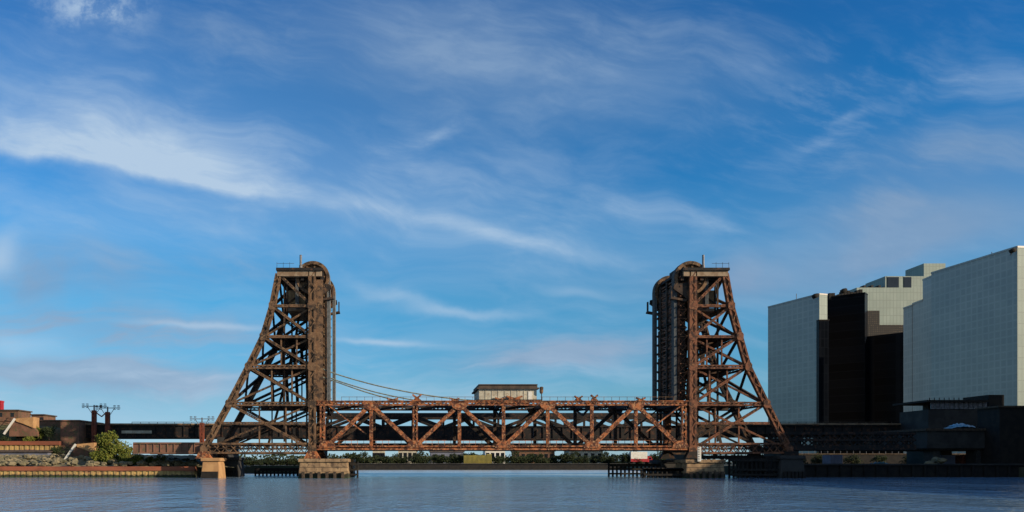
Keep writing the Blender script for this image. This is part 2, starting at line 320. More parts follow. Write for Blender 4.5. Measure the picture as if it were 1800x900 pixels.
# ------------------------------------------------------------------ the lift bridge
YA, YB = 145.0, 159.0
SC = F/YA                                             # px per metre in the near truss plane
def A(x, y, Y=YA): p = W(x, y, YA); return Vector((p.x, Y, p.z))
LV = [482, 538, 592, 645, 710, 790]
towers = {}
def tower(colx, legs, sgn, steel, label):
    """sgn=+1: river on the +X side"""
    base = A(colx, 806); T = thing('lift_tower', label, 'lift tower', (base.x, YA, base.z), 'lift bridge towers'); towers[sgn] = T
    LX = dict(zip(LV, legs)); top, bot = 478, 800
    for Y in (YA, YB):
        near = Y == YA; main = steel; steel_ = steel if near else 'shaded'  # rear frame takes the steel whose colour is darkened for shade
        if sgn > 0: MB().laced(A(colx, bot, Y), A(colx, top, Y), 1.35, 1.1, .16, 1.5).box(A(colx, bot, Y)+Vector((-.42, -.3, 0)), A(colx, top, Y)+Vector((.42, .3, 0))).box(A(colx, 704, Y)+Vector((.68, -.2, 0)), A(colx, 492, Y)+Vector((1.95, .25, 0))).build('column', main, T)
        else: MB().laced(A(colx, bot, Y), A(colx, top, Y), 1.35, 1.1, .2, 1.5).box(A(colx, bot, Y)+Vector((-.5, -.42, 0)), A(colx, top, Y)+Vector((.5, .42, 0))).build('column', main, T)
        mb = MB()
        for i in range(5):
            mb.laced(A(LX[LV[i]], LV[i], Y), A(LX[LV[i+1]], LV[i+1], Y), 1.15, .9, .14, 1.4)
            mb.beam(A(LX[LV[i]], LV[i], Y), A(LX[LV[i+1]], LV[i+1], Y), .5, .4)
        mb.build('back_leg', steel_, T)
        for i, y in enumerate(LV):
            if i in (0,): continue
            wd = .75 if i in (3, 4) else .5
            if i == 5:
                mb = MB(); a0, a1 = A(LX[y]-sgn*0, 780, Y), A(colx, 780, Y); b0, b1 = A(LX[y], 796, Y), A(colx, 796, Y)
                mb.beam(a0, a1, .35, .7).beam(b0, b1, .35, .7)
                n = 13
                for k in range(n):
                    u0 = a0.lerp(a1, k/n); u1 = a0.lerp(a1, (k+1)/n); v0 = b0.lerp(b1, k/n); v1 = b0.lerp(b1, (k+1)/n)
                    mb.beam(u0, v1, .14, .1).beam(v0+Vector((0, .13, 0)), u1+Vector((0, .13, 0)), .14, .1)
                mb.build('base_girder', steel_, T)
            else:
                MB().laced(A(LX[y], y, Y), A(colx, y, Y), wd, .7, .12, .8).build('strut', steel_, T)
            # gusset plates
            for cc, w_ in ((A(LX[y], y, Y), .62), (A(colx, y, Y), .8)):
                MB().prism([(cc.x-w_, cc.z-.4), (cc.x-w_*.6, cc.z-.75), (cc.x+w_*.6, cc.z-.75), (cc.x+w_, cc.z-.4), (cc.x+w_, cc.z+.4), (cc.x+w_*.6, cc.z+.75), (cc.x-w_*.6, cc.z+.75), (cc.x-w_, cc.z+.4)], Y-.60, Y-.56).build('gusset_plate', steel_, T)
        for i in range(5):
            y0, y1 = LV[i], LV[i+1]
            MB().laced(A(LX[y0], y0, Y), A(colx, y1, Y), .48, .4, .09, .5).build('diagonal', steel_, T)
            if i >= 1:
                MB().laced(A(colx, y0, Y+.5), A(LX[y1], y1, Y+.5), .34, .3, .08, .4).build('diagonal', steel_, T)
            if i >= 2:   # sub-posts
                for f in (.36, .68):
                    xa = LX[y0]+(colx-LX[y0])*f; MB().beam(A(xa, y0, Y+.25), A(xa, y1, Y+.25), .26, .2).build('sub_post', steel_, T)
        # secondary strut just over the track
        xl = LX[710]+(LX[790]-LX[710])*.42
        MB().laced(A(xl, 744, Y), A(colx, 744, Y), .45, .4, .09, .5).build('strut', steel_, T)
    # bracing between the two frames
    for i, y in enumerate(LV):
        for xx, nm in ((LX[y], 'cross_strut'), (colx, 'cross_strut')):
            MB().laced(A(xx, y, YA), A(xx, y, YB), .8, .6, .12, .8, ref=(1, 0, 0)).build(nm, 'shaded', T)
        if i < 5:
            y1 = LV[i+1]
            for xx0, xx1 in ((LX[y], LX[y1]), (colx, colx)):
                if i == 4 : continue
                MB().laced(A(xx0, y, YA), A(xx1, y1, YB), .5, .35, .1, .5, ref=(1, 0, 0)).build('sway_brace', 'shaded', T)
                MB().laced(A(xx1, y1, YA), A(xx0, y, YB), .5, .35, .1, .5, ref=(1, 0, 0)).build('sway_brace', 'shaded', T)
    # river face: guide rails, ladders and K bracing that fill the face
    for f in (.22, .5, .78):
        Y = YA+(YB-YA)*f
        MB().laced(A(colx+sgn*20.5, 704, Y), A(colx+sgn*20.5, 482, Y), .7 if f == .5 else .5, .5, .1, .9).build('guide_rail', 'shaded', T)
    mb = MB()
    for k in range(13):
        y0 = 486+k*17
        mb.beam(A(colx+sgn*20.5, y0, YA), A(colx+sgn*20.5, y0, YB), .22, .18, (1, 0, 0))
        if k < 12:
            ym = (YA+YB)/2
            mb.beam(A(colx+sgn*20.5, y0, YA), A(colx+sgn*20.5, y0+17, ym), .2, .14, (1, 0, 0)).beam(A(colx+sgn*20.5, y0, YB), A(colx+sgn*20.5, y0+17, ym), .2, .14, (1, 0, 0))
    mb.build('river_face_lattice', steel, T)
    mb = MB()
    for k in range(13):
        y0 = 494+k*16
        mb.beam(A(colx+sgn*6, y0, YA+1.1), A(colx+sgn*20.5, y0+16, YA+1.1), .14, .12).beam(A(colx+sgn*20.5, y0, YA+1.2), A(colx+sgn*6, y0+16, YA+1.2), .14, .12).beam(A(colx+sgn*6, y0, YA+1.1), A(colx+sgn*20.5, y0, YA+1.1), .16, .14)
    mb.beam(A(colx+sgn*20.5, 490, YA+1.1), A(colx+sgn*20.5, 704, YA+1.1), .4, .3); mb.build('shaft_lattice', steel, T)
    mb = MB()
    for k in range(26):
        y0 = 492+k*8.1; mb.box(A(colx+sgn*20.2, y0, YA+1.4), A(colx+sgn*19.4, y0-2.2, YB-1.4))
    mb.build('shaft_louvre', 'rope' if sgn > 0 else 'rustd', T)
    # sheeted shaft for the ropes and ladder just inside the river face
    xi0, xi1 = colx+sgn*7.5, colx+sgn*19.5
    for k, (ya, yb, u0, u1) in enumerate(((494, 560, .10, .95), (562, 612, .10, .62), (562, 612, .72, .95), (614, 655, .10, .50), (614, 655, .66, .95), (657, 702, .10, .56), (657, 702, .68, .95))):
        Y0_, Y1_ = YA+(YB-YA)*u0, YA+(YB-YA)*u1
        MB().box(A(xi0, yb, Y0_), A(xi1, ya, Y1_)).build('shaft_panel', 'shaded', T)
    Ym = 152.3
    for i in range(5):
        y0, y1 = LV[i], LV[i+1]; q0, q1 = LX[y0]+sgn*6, LX[y1]+sgn*6
        MB().laced(A(q0, y0, Ym), A(colx, y1, Ym), .5, .3, .1, .6).build('inner_brace', 'shaded', T); MB().laced(A(colx, y0, Ym+.4), A(q1, y1, Ym+.4), .5, .3, .1, .6).build('inner_brace', 'shaded', T)
        MB().laced(A(q1, y1-5, Ym), A(colx, y1-5, Ym), .9, .3, .12, .8).build('inner_strut', 'shaded', T); MB().beam(A((q0+colx)/2, y0, Ym), A((q1+colx)/2, y1, Ym), .45, .3).build('inner_post', 'shaded', T)
    for y, f0, f1 in ((592, .12, .96), (645, .10, .94), (710, .30, .95)):
        xa, xb = LX[y]+(colx-LX[y])*f0, LX[y]+(colx-LX[y])*f1
        mb = MB(); mb.box(A(xa, y+1, YA+.7), A(xb, y-.5, YA+6.2)).box(A(xa+(xb-xa)*.25, y+1, YA+7.6), A(xb, y-.5, YB-.7)); mb.build('floor', 'dark', T)
        MB().box(A(xa, y+7, YA+6.9), A(xb, y-1, YA+7.2)).build('deep_girder', 'shaded', T)
        for k in range(4):
            xk = xa+(xb-xa)*(k+.5)/4; MB().beam(A(xk, y+2, YA), A(xk, y+2, YB), .5, .22, (0, 0, 1)).build('floor_beam', 'shaded', T)
    for y0, y1 in ((645, 710), (592, 645)):
        for f in (.2, .45, .62, .8):
            xk = LX[y0]+(colx-LX[y0])*f; MB().laced(A(xk, y1, YB-.6), A(xk-sgn*3, y0, YB-.6), .6, .4, .14, .7).build('rear_post', 'shaded', T)
    # stairs inside
    mb = MB(); xs = colx-sgn*26; xe = colx-sgn*8
    for k in range(13):
        y0, y1 = 770-k*22, 770-(k+1)*22; p, q_ = (xs, xe) if k % 2 else (xe, xs)
        mb.beam(A(p, y0, YB-3), A(q_, y1, YB-3), .16, .8); mb.beam(A(p, y0-9, YB-3.4), A(q_, y1-9, YB-3.4), .07, .07)
        mb.beam(A(q_-5, y1, YB-3), A(q_+5, y1, YB-3), .12, 1.3)
    mb.build('stair', 'shaded', T)
    # counterweight guides
    for dxp in (12, 52):
        for Y in (YA+2, YB-2):
            MB().beam(A(colx-sgn*dxp, 482, Y), A(colx-sgn*dxp, 776, Y), .3, .3).build('guide_rail', 'shaded', T)
    # top deck
    e0, e1 = colx-sgn*61, colx+sgn*17
    for Y in (YA, YB):
        mb = MB(); mb.box(A(e0, 486.5, Y-.55), A(e1, 477, Y+.55)); mb.build('cap_beam', 'capst' if Y == YA else steel, T)
    mb = MB(); mb.box(A(e0-sgn*1.5, 477, YA-.9), A(e1+sgn*2, 472.5, YB+.9)); mb.box(A(e0, 490, YA+1), A(colx+sgn*8, 486.5, YB-1)); mb.build('platform', 'dark', T)
    mb = MB()
    for Y in (YA-.8,):
        for k in range(8):
            x_ = e0+(e1-e0)*k/7; mb.beam(A(x_, 472.5, Y), A(x_, 463+(0), Y), .05, .05) if abs(x_-colx) > 31 else None
        mb.beam(A(e0, 465, Y), A(colx-sgn*31, 465, Y), .05, .05)
    mb.build('railing', 'dark', T)
    # river side brackets
    for Y in (YA, YB):
        mb = MB(); a = A(colx, 495, Y); o = sgn
        mb.prism([(a.x, a.z), (a.x+o*3.3, a.z-.5), (a.x+o*3.4, a.z-1.3), (a.x+o*1.5, a.z-2.6), (a.x, a.z-4.2)], Y+.1, Y+.5)
        mb.beam((a.x+o*1.0, Y+.6, a.z-3.4), (a.x+o*3.9, Y+.6, a.z-2.9), .4, 1.0); mb.beam((a.x+o*3.7, Y+.6, a.z-.8), (a.x+o*3.7, Y+.6, a.z-2.9), .2, .6)
        mb.build('bracket', 'shaded', T)
    # sheaves
    for Y in (YA+1.3, YB-1.3):
        c = A(colx, 487, Y); r = 29.5/SC
        sh = MB().ring(c, r-.55, r, 1.5).ring(c, r*.42, r-.55, .28).build('sheave', 'brown', T)
        sp_ = MB()
        for k in range(10):
            a = math.pi*2*k/10+.16; sp_.beam(c+Vector((math.cos(a)*.6, 0, math.sin(a)*.6)), c+Vector((math.cos(a)*(r-.5), 0, math.sin(a)*(r-.5))), .34, .9)
        sp_.build('spoke', 'brown', sh)
        MB().ring(c, .01, r*.44, 1.0, 16).build('hub', 'dark', sh)
        for dxp in (-1, 1):
            mb = MB(); mb.box(c+Vector((dxp*1.8-.3, -1.3, -.6)), c+Vector((dxp*1.8+.3, 1.3, .9))); mb.build('bearing_block', 'dark', T)
    hood = MB(); c = A(colx, 487); r = 31.5/SC
    # service mast and lamp boxes
    m_ = A(colx-sgn*21, 470, YA+.5); MB().tube([m_, m_+Vector((0, 0, 2.4))], .22, 8).tube([m_+Vector((0, 0, -.2)), m_+Vector((0, 0, .5))], .3, 8).build('mast', 'insul', T)
    # machinery between the sheaves
    MB().box(A(colx-sgn*8, 472, YA+4), A(colx+sgn*8, 458, YB-4)).build('machine_cabin', 'dark', T)
    # base shoes
    for xx in (colx, LX[790]):
        for Y in (YA, YB):
            a = A(xx, 806, Y); MB().prism([(a.x-1.5, a.z), (a.x+1.5, a.z), (a.x+.8, a.z+1.3), (a.x-.8, a.z+1.3)], Y-.7, Y+.7).build('bearing_shoe', 'rust' if sgn > 0 else 'dark', T)
    # ropes and counterweight: things of their own
    side = 'left' if sgn > 0 else 'right'
    for Y, nf in ((YA+1.3, 'front'), (YB-1.3, 'back')):
        mb = MB(); r = 29.5/SC+.03
        for k in range(7):
            yk = Y-.6+k*.2
            for s2, yb in ((sgn, 704), (-sgn, 540)):
                t0 = A(colx, 487, yk); x = t0.x+s2*r; [mb.tube([(x+s2*ro, yk, t0.z), (x+s2*ro, yk, A(colx, yb).z)], .085, 5) for ro in (-.42, -.21, 0)]
                for j in range(9):
                    a0, a1 = math.pi/2*j/9, math.pi/2*(j+1)/9
                    mb.tube([(t0.x+s2*r*math.cos(a0), yk, t0.z+r*math.sin(a0)), (t0.x+s2*r*math.cos(a1), yk, t0.z+r*math.sin(a1))], .05, 4)
        tag(mb.build('hoisting_ropes', 'rope'), 'grey vertical wire ropes over the %s sheave of the %s tower' % ('nearer' if nf == 'front' else 'farther', 'brown sunlit' if sgn > 0 else 'darker, city-side'), 'wire ropes', 'hoisting ropes')
    cx0, cx1 = colx-sgn*13, colx-sgn*47
    CW = thing('counterweight', 'ochre concrete counterweight hanging high in the %s tower' % ('sunlit brown' if sgn > 0 else 'darker city-side'), 'counterweight', A((cx0+cx1)/2, 545, 152), 'counterweights')
    MB().box(A(cx0, 531, YA+2), A(cx1, 506, YB-2)).build('concrete_block', 'cw', CW, bevel=.1)
    MB().box(A(cx0, 543, YA+1.9), A(cx1, 538, YB-1.9)).build('lower_beam', 'capst', CW)
    mb = MB()
    for X_ in (cx0, cx1): mb.beam(A(X_, 545, YA+1.8), A(X_, 492, YA+1.8), .3, .3); mb.beam(A(X_, 545, YB-1.8), A(X_, 492, YB-1.8), .3, .3)
    mb.box(A(cx0, 498, YA+1.8), A(cx1, 492, YB-1.8)); mb.beam(A(cx0, 506, YA+1.7), A(cx1, 531, YA+1.7), .25, .2)
    mb.build('steel_frame', 'dark', CW)
    return T
tower(549, [490, 479, 463, 437, 403, 359], 1, 'brown', 'brown lift tower in full sun, beside the bushy bank')
tower(1217, [1274, 1284, 1299, 1314, 1346, 1386], -1, 'rustd', 'red-brown lift tower with dark inner side, beside the grey towers')

# lift span
span = thing('lift_span', 'rust orange truss span lowered between the two lift towers', 'lift span', A(886, 792, 152))
NX = [575+77.5*k for k in range(9)]; YT, YBc = 709, 787
for Y in (YA, YB):
    near = Y == YA; st_ = 'rust' if near else 'shaded'  # rear truss takes the shade-darkened steel
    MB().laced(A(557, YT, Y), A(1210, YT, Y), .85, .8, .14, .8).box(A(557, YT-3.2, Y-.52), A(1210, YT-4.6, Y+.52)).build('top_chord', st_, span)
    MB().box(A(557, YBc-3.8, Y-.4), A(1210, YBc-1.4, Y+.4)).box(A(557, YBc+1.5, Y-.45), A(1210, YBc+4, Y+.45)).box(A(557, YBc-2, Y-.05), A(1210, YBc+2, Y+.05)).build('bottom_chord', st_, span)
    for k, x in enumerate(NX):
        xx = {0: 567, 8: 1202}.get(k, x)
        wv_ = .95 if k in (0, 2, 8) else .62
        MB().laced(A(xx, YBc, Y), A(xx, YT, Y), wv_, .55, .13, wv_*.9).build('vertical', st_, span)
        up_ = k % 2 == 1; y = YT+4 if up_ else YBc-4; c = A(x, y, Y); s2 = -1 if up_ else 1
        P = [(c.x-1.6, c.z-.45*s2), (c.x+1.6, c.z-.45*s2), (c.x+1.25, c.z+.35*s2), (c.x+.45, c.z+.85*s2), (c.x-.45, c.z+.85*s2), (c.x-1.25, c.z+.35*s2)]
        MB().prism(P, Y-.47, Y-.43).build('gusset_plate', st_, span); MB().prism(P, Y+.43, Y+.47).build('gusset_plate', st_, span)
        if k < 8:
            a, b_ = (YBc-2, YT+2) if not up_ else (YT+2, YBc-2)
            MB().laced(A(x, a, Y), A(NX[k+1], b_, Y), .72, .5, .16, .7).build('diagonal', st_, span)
    # light counter bracing at end panels
    MB().beam(A(575, YT+2, Y), A(640, 760, Y), .22, .3).build('counter_brace', st_, span)
    MB().beam(A(1200, YT+2, Y), A(1135, 760, Y), .22, .3).build('counter_brace', st_, span)
for k, x in enumerate(NX):
    MB().laced(A(x, YT+1, YA), A(x, YT+1, YB), .6, .5, .1, .7, ref=(0, 0, 1)).build('sway_frame', 'dark', span)
    MB().beam(A(x, YBc-1, YA), A(x, YBc-1, YB), .4, 1.1, (0, 0, 1)).build('floor_beam', 'dark', span)
    MB().beam(A(x, YT+3, YA), A(x, YT+17, 152), .3, .3).beam(A(x, YT+17, 152), A(x, YT+3, YB), .3, .3).build('sway_brace', 'dark', span)
for k in range(8):
    MB().beam(A(NX[k], YT, YA), A(NX[k+1], YT, YB), .4, .3).beam(A(NX[k+1], YT, YA+.01), A(NX[k], YT+4, YB), .4, .3).build('lateral_brace', 'dark', span)
MB().box(A(540, 788, YA+.9), A(1226, 786, YB-.9)).box(A(540, 786, 148), A(1226, 779, 148.4)).box(A(540, 786, 156), A(1226, 779, 156.4)).build('deck', 'dark', span)
mb = MB()
for k in range(60):
    x = 562+k*11; mb.beam(A(x, 784, YA+1), A(x, 774, YA+1), .07, .07)
mb.beam(A(560, 774, YA+1), A(1212, 774, YA+1), .08, .08).beam(A(560, 779, YA+1), A(1212, 779, YA+1), .06, .06)
mb.build('handrail', 'rust', span)
mb = MB()
for k in range(44):
    x = 600+k*13.6
    if 838 < x < 948: continue
    mb.beam(A(x, 704, YA+.3), A(x, 697, YA+.3), .06, .06)
mb.beam(A(600, 697.5, YA+.3), A(836, 697.5, YA+.3), .07, .07).beam(A(950, 697.5, YA+.3), A(1190, 697.5, YA+.3), .07, .07)
mb.build('walkway_rail', 'brown', span)
for x, w_, h_ in ((733, 8, 12), (905, 14, 9), (1018, 7, 9), (1046, 6, 11), (880, 9, 6), (1128, 8, 6), (690, 10, 5), (800, 8, 5)):
    mb = MB(); a, b_ = A(x-w_, 705, YA+.6), A(x+w_, 705-h_, YA+.6)
    mb.beam(a, b_, .28, .5).beam((b_.x, a.y, a.z), (a.x, a.y, b_.z), .28, .5).box((a.x+.4, YA+.3, a.z), (b_.x-.4, YA+2, a.z+(b_.z-a.z)*.55))
    mb.build('winch_frame', 'rust', span)
for x in (557, 1210):
    MB().box(A(x-6, 716, YA+.6), A(x+6, 704, YB-.6)).build('lifting_girder', 'dark', span)

# machinery house on the span
hs_ = thing('machinery_house', 'cream machinery cabin with brown flat roof on top of the truss span', 'cabin', A(892, 702, 150))
MB().box(A(843, 702, YA+1), A(945, 683, YB-3)).build('wall', 'cream', hs_)
MB().box(A(839, 683, YA+.5), A(949, 680.6, YB-2)).box(A(842, 680.6, YA+.8), A(946, 676, YB-2.4)).box(A(842, 676, YA+.6), A(946, 674.6, YB-2.2)).build('roof', 'roof', hs_)
mb = MB()
for k in range(1, 9): x = 843+102*k/9; mb.box(A(x-.5, 702, YA+.93), A(x+.5, 683, YA+1.0))
mb.build('wall_rib', 'cream', hs_)
MB().box(A(930, 702, YA+.9), A(937, 687, YA+1)).build('door', 'white', hs_)
MB().box(A(838, 704, YA+.2), A(952, 702, YA+4)).build('landing', 'dark', hs_)
lp = thing('signal_lamp', 'small lamp on a short post at the cabin\'s city-side end', 'lamp', A(953, 704, YA+.6))
a = A(953, 704, YA+.6); MB().tube([a, a+Vector((0, 0, 1.5))], .08).build('post', 'dark', lp); MB().tube([a+Vector((0, 0, 1.3)), a+Vector((-.05, 0, 1.6)), a+Vector((0, 0, 2.5)), a+Vector((0, 0, 2.6))], [.2, .34, .34, .15], 10).build('lamp_head', 'brown', lp)

# power cables from the left tower down to the span
def cable(pts, lab):
    mb = MB(); P = []
    for i in range(len(pts)-1):
        for k in range(6):
            t = k/6; P.append(Vector(pts[i]).lerp(Vector(pts[i+1]), t))
    P.append(Vector(pts[-1])); 
    for _ in range(6): P = [P[0]]+[(P[i-1]+P[i]*2+P[i+1])/4 for i in range(1, len(P)-1)]+[P[-1]]
    mb.tube(P, .13, 6); tag(mb.build('power_cable', 'cable'), lab, 'cable', 'slack power cables')
cable([A(560, 645, 146), A(590, 657, 146), A(660, 677, 146), A(735, 692, 146), A(800, 700, 147), A(850, 703, 148)], 'upper slack grey-green cable sagging to the cream cabin')
cable([A(560, 660, 146), A(590, 670, 146), A(640, 688, 146), A(690, 702, 146), A(720, 705, 147)], 'lower, shorter slack cable landing on the truss top chord')
cable([A(560, 648, 157), A(590, 660, 157), A(660, 681, 157), A(735, 696, 157), A(800, 703, 157)], 'farther slack cable just below the upper one')

# ------------------------------------------------------------------ piers
def pier(name, x0, x1, ytop, Y0, Y1, m, lab, nose=1.2):
    a, b_ = A(x0, ytop), A(x1, ytop); P = thing(name, lab, 'pier', ((a.x+b_.x)/2, Y0, 0), 'bridge piers')
    zt = a.z; bt = .5
    MB().hexa([(a.x-bt, Y0-bt, -2), (b_.x+bt, Y0-bt, -2), (b_.x+bt, Y1, -2), (a.x-bt, Y1, -2), (a.x, Y0, zt-.6), (b_.x, Y0, zt-.6), (b_.x, Y1, zt-.6), (a.x, Y1, zt-.6)]).build('shaft', m, P, bevel=.12)
    MB().box((a.x-.3, Y0-.3, zt-.6), (b_.x+.3, Y1+.2, zt)).build('coping', m, P, bevel=.08)
    if m == 'conc':
        mb = MB()
        for z in (1.15, 1.95):
            e = bt*(1-(z+2)/(zt+1.4)); mb.box((a.x-e-.03, Y0-e-.03, z-.035), (b_.x+e+.03, Y0-e+.1, z+.035))
        mb.build('course_joint', 'bark', P)
    mb = MB()
    for k in range(6):
        t = (k+.5)/6; mb.box((a.x+(b_.x-a.x)*t-.25, Y0-.95, -1), (a.x+(b_.x-a.x)*t+.25, Y0-.55, 1.2))
    mb.build('fender_pile', 'timber' if m != 'conc' else 'bark', P)
    return P
pier('stone_pier', 531, 612, 806.5, YA-3.2, YA+3.2, 'conc', 'sunlit tan pier under the river leg of the brown tower')
pier('stone_pier', 361, 389, 805, YA-2.0, YA+2.5, 'orange', 'small ochre pier under the land leg of the brown tower')
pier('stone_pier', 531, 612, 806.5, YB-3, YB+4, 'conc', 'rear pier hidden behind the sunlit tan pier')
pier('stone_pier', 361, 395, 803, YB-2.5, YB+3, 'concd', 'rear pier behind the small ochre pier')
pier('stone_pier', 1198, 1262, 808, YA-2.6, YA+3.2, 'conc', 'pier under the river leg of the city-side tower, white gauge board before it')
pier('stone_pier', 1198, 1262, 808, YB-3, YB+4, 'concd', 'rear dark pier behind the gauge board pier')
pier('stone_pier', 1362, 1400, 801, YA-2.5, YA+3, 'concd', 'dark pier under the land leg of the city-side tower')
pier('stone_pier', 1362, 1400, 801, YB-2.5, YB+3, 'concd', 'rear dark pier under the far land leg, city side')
gb = thing('gauge_board', 'white vertical water gauge board before the city-side tower pier', 'gauge board', A(1218, 811, YA-3.2))
MB().box(A(1215, 811, YA-3.2), A(1221, 786, YA-3.1)).build('board', 'white', gb)
mb = MB()
for k in range(8): mb.box(A(1215.6, 809-k*3, YA-3.23), A(1218.2, 807.8-k*3, YA-3.2))
mb.build('tick_mark', 'dark', gb)
MB().box(A(1217, 813, YA-3.1), A(1219, 790, YA-2.95)).build('post', 'bark', gb)
# timber fenders in the river
def fender(x0, x1, Y, ztop, lab):
    a, b_ = A(x0, 838).x, A(x1, 838).x; T = thing('timber_fender', lab, 'fender', ((a+b_)/2, Y, 0), 'timber fenders')
    n = int((b_-a)/.8); mb = MB()
    for k in range(n+1):
        x = a+(b_-a)*k/n; mb.tube([(x, Y+.1*math.sin(k*2.1), -1), (x, Y, ztop-.15+.25*random.random())], .2, 6)
    mb.build('pile_row', 'timber', T); mb = MB()
    for z in (.6, 1.5, ztop-.4): mb.box((a, Y-.45, z-.17), (b_, Y-.2, z+.17)) if z < ztop else None
    mb.box((a, Y, ztop-.25), (b_, Y+1.4, ztop-.05)); mb.build('waler', 'timber', T)
fender(1128, 1200, YA-1, 1.9, 'black timber fender at the river edge of the city-side pier')
fender(1276, 1362, YA-1.5, 3.6, 'tall black timber fender between the two city-side piers')
fender(1100, 1200, YA+12, 2.6, 'rear black timber fender behind the city-side river pier')
fender(413, 528, YA+20, 1.6, 'low black fender between the ochre and the tan pier')
fender(614, 628, YA+1, 2.9, 'short black fender against the sunlit tan pier')
mb = MB(); mb.box(A(1280, 806, 152), A(1372, 800, 166)); tag(mb.build('pier_platform', 'timber'), 'black platform behind the tall timber fender', 'platform')

# ------------------------------------------------------------------ approaches of the lift bridge
ap = thing('plate_girder_bridge', 'rusty plate girder approach from the bushy bank to the brown tower', 'approach bridge', A(290, 797, 152))
for Y in (YA+4, YB):
    g0, g1 = A(222, 795, Y), A(357, 779, Y); mb = MB(); mb.box((g0.x, Y-.1, g0.z), (g1.x, Y+.1, g1.z)).box((g0.x, Y-.35, g1.z-.02), (g1.x, Y+.35, g1.z+.25)).box((g0.x, Y-.35, g0.z-.25), (g1.x, Y+.35, g0.z+.02))
    for k in range(12): x = g0.x+(g1.x-g0.x)*k/11; mb.box((x-.07, Y-.28, g0.z), (x+.07, Y-.1, g1.z))
    mb.build('girder', 'brick' if Y < 150 else 'brown', ap)
MB().box(A(222, 796, YA+5), A(357, 792, YB-1)).build('deck', 'dark', ap)
MB().box(A(346, 806, YA+3), A(357, 780, YB)).build('end_frame', 'dark', ap)
ar = thing('lattice_girder_bridge', 'black lattice approach bridge from the city-side tower to the station block', 'approach bridge', A(1500, 790, 152))
for Y in (YA+5, YB):
    mb = MB(); x0, x1 = 1376, 1640
    for y, t in ((760, .5), (772, .45), (786, 1.0)): mb.box(A(x0, y+t*4.5, Y-.3), A(x1, y-t*4.5, Y+.3))
    n = 19
    for k in range(n):
        xa, xb = x0+(x1-x0)*k/n, x0+(x1-x0)*(k+1)/n
        mb.beam(A(xa, 760, Y), A(xb, 772, Y), .28, .2).beam(A(xb, 760, Y+.21), A(xa, 772, Y+.21), .28, .2).beam(A(xa, 772, Y), A(xb, 784, Y), .28, .2).beam(A(xb, 772, Y+.21), A(xa, 784, Y+.21), .28, .2)
        if k % 2 == 0: mb.beam(A(xa, 760, Y+.4), A(xa, 786, Y+.4), .5, .3)
    mb.build('lattice_girder', 'dark', ar)
    break
MB().box(A(1376, 791, YA+5.4), A(1640, 788, YB-.4)).build('deck', 'dark', ar)

# ------------------------------------------------------------------ second bridge behind, deep girder with a truss over the river
YC, YD = 182.0, 193.0
def C_(x, y, Y=YC): p = W(x, y, YC); return Vector((p.x, Y, p.z))
b2 = thing('rail_viaduct', 'black deep-girder rail viaduct running behind the whole lift bridge', 'viaduct', C_(760, 770, 188))
for Y in (YC, YD):
    for (x0, x1, ya, yb) in ((138, 560, 749, 768), (560, 1212, 751, 771), (1212, 1700, 749, 762)):
        mb = MB(); p, q_ = C_(x0, yb, Y), C_(x1, ya, Y); mb.box((p.x, Y-.08, p.z), (q_.x, Y+.08, q_.z)).box((p.x, Y-.4, q_.z), (q_.x, Y+.4, q_.z+.3)).box((p.x, Y-.4, p.z-.2), (q_.x, Y+.4, p.z))
        n = int((q_.x-p.x)/2.2)
        for k in range(n+1): x = p.x+(q_.x-p.x)*k/n; mb.box((x-.09, Y-.34, p.z), (x+.09, Y-.08, q_.z))
        mb.build('girder', 'dark', b2)
        if Y == YC and x0 != 560: MB().box((p.x, Y-.5, q_.z+.31), (q_.x, Y+.4, q_.z+.62)).build('deck_edge', 'capst', b2)
MB().box(C_(138, 767, YC+.5), C_(1700, 763, YD-.5)).build('deck', 'dark', b2)
mb = MB()
for k in range(90):
    x = 232+k*15; mb.beam(C_(x, 748, YC), C_(x, 741.5, YC), .09, .09) if not 555 < x < 1215 else None
for xa, xb in ((232, 556), (1215, 1560)):
    mb.beam(C_(xa, 742, YC), C_(xb, 742, YC), .12, .12).beam(C_(xa, 745, YC), C_(xb, 745, YC), .08, .08)
mb.build('railing', 'bark', b2)
MB().box(C_(215, 762, YC-.5), C_(268, 757, YC-.42)).build('pale_panel', 'cream', b2)
for Y in (YC, YD):
    MB().box(C_(566, 733, Y-.4), C_(1206, 726, Y+.4)).build('top_chord', 'dark', b2)
    for k in range(13):
        x = 566+k*640/12; MB().beam(C_(x, 751, Y), C_(x, 730, Y), .5, .4).build('vertical', 'dark', b2)
        if k < 12:
            xa, xb = x, x+640/12
            if k % 2: xa, xb = xb, xa
            MB().beam(C_(xa, 751, Y), C_(xb, 731, Y), .7, .4).build('diagonal', 'dark', b2)
for xc in (142, 392, 558, 1210, 1392, 1660):
    p = C_(xc, 770, YC); MB().box((p.x-1.2, YC-.8, -2), (p.x+1.2, YD+.8, p.z+.1)).build('pier', 'concd', b2)

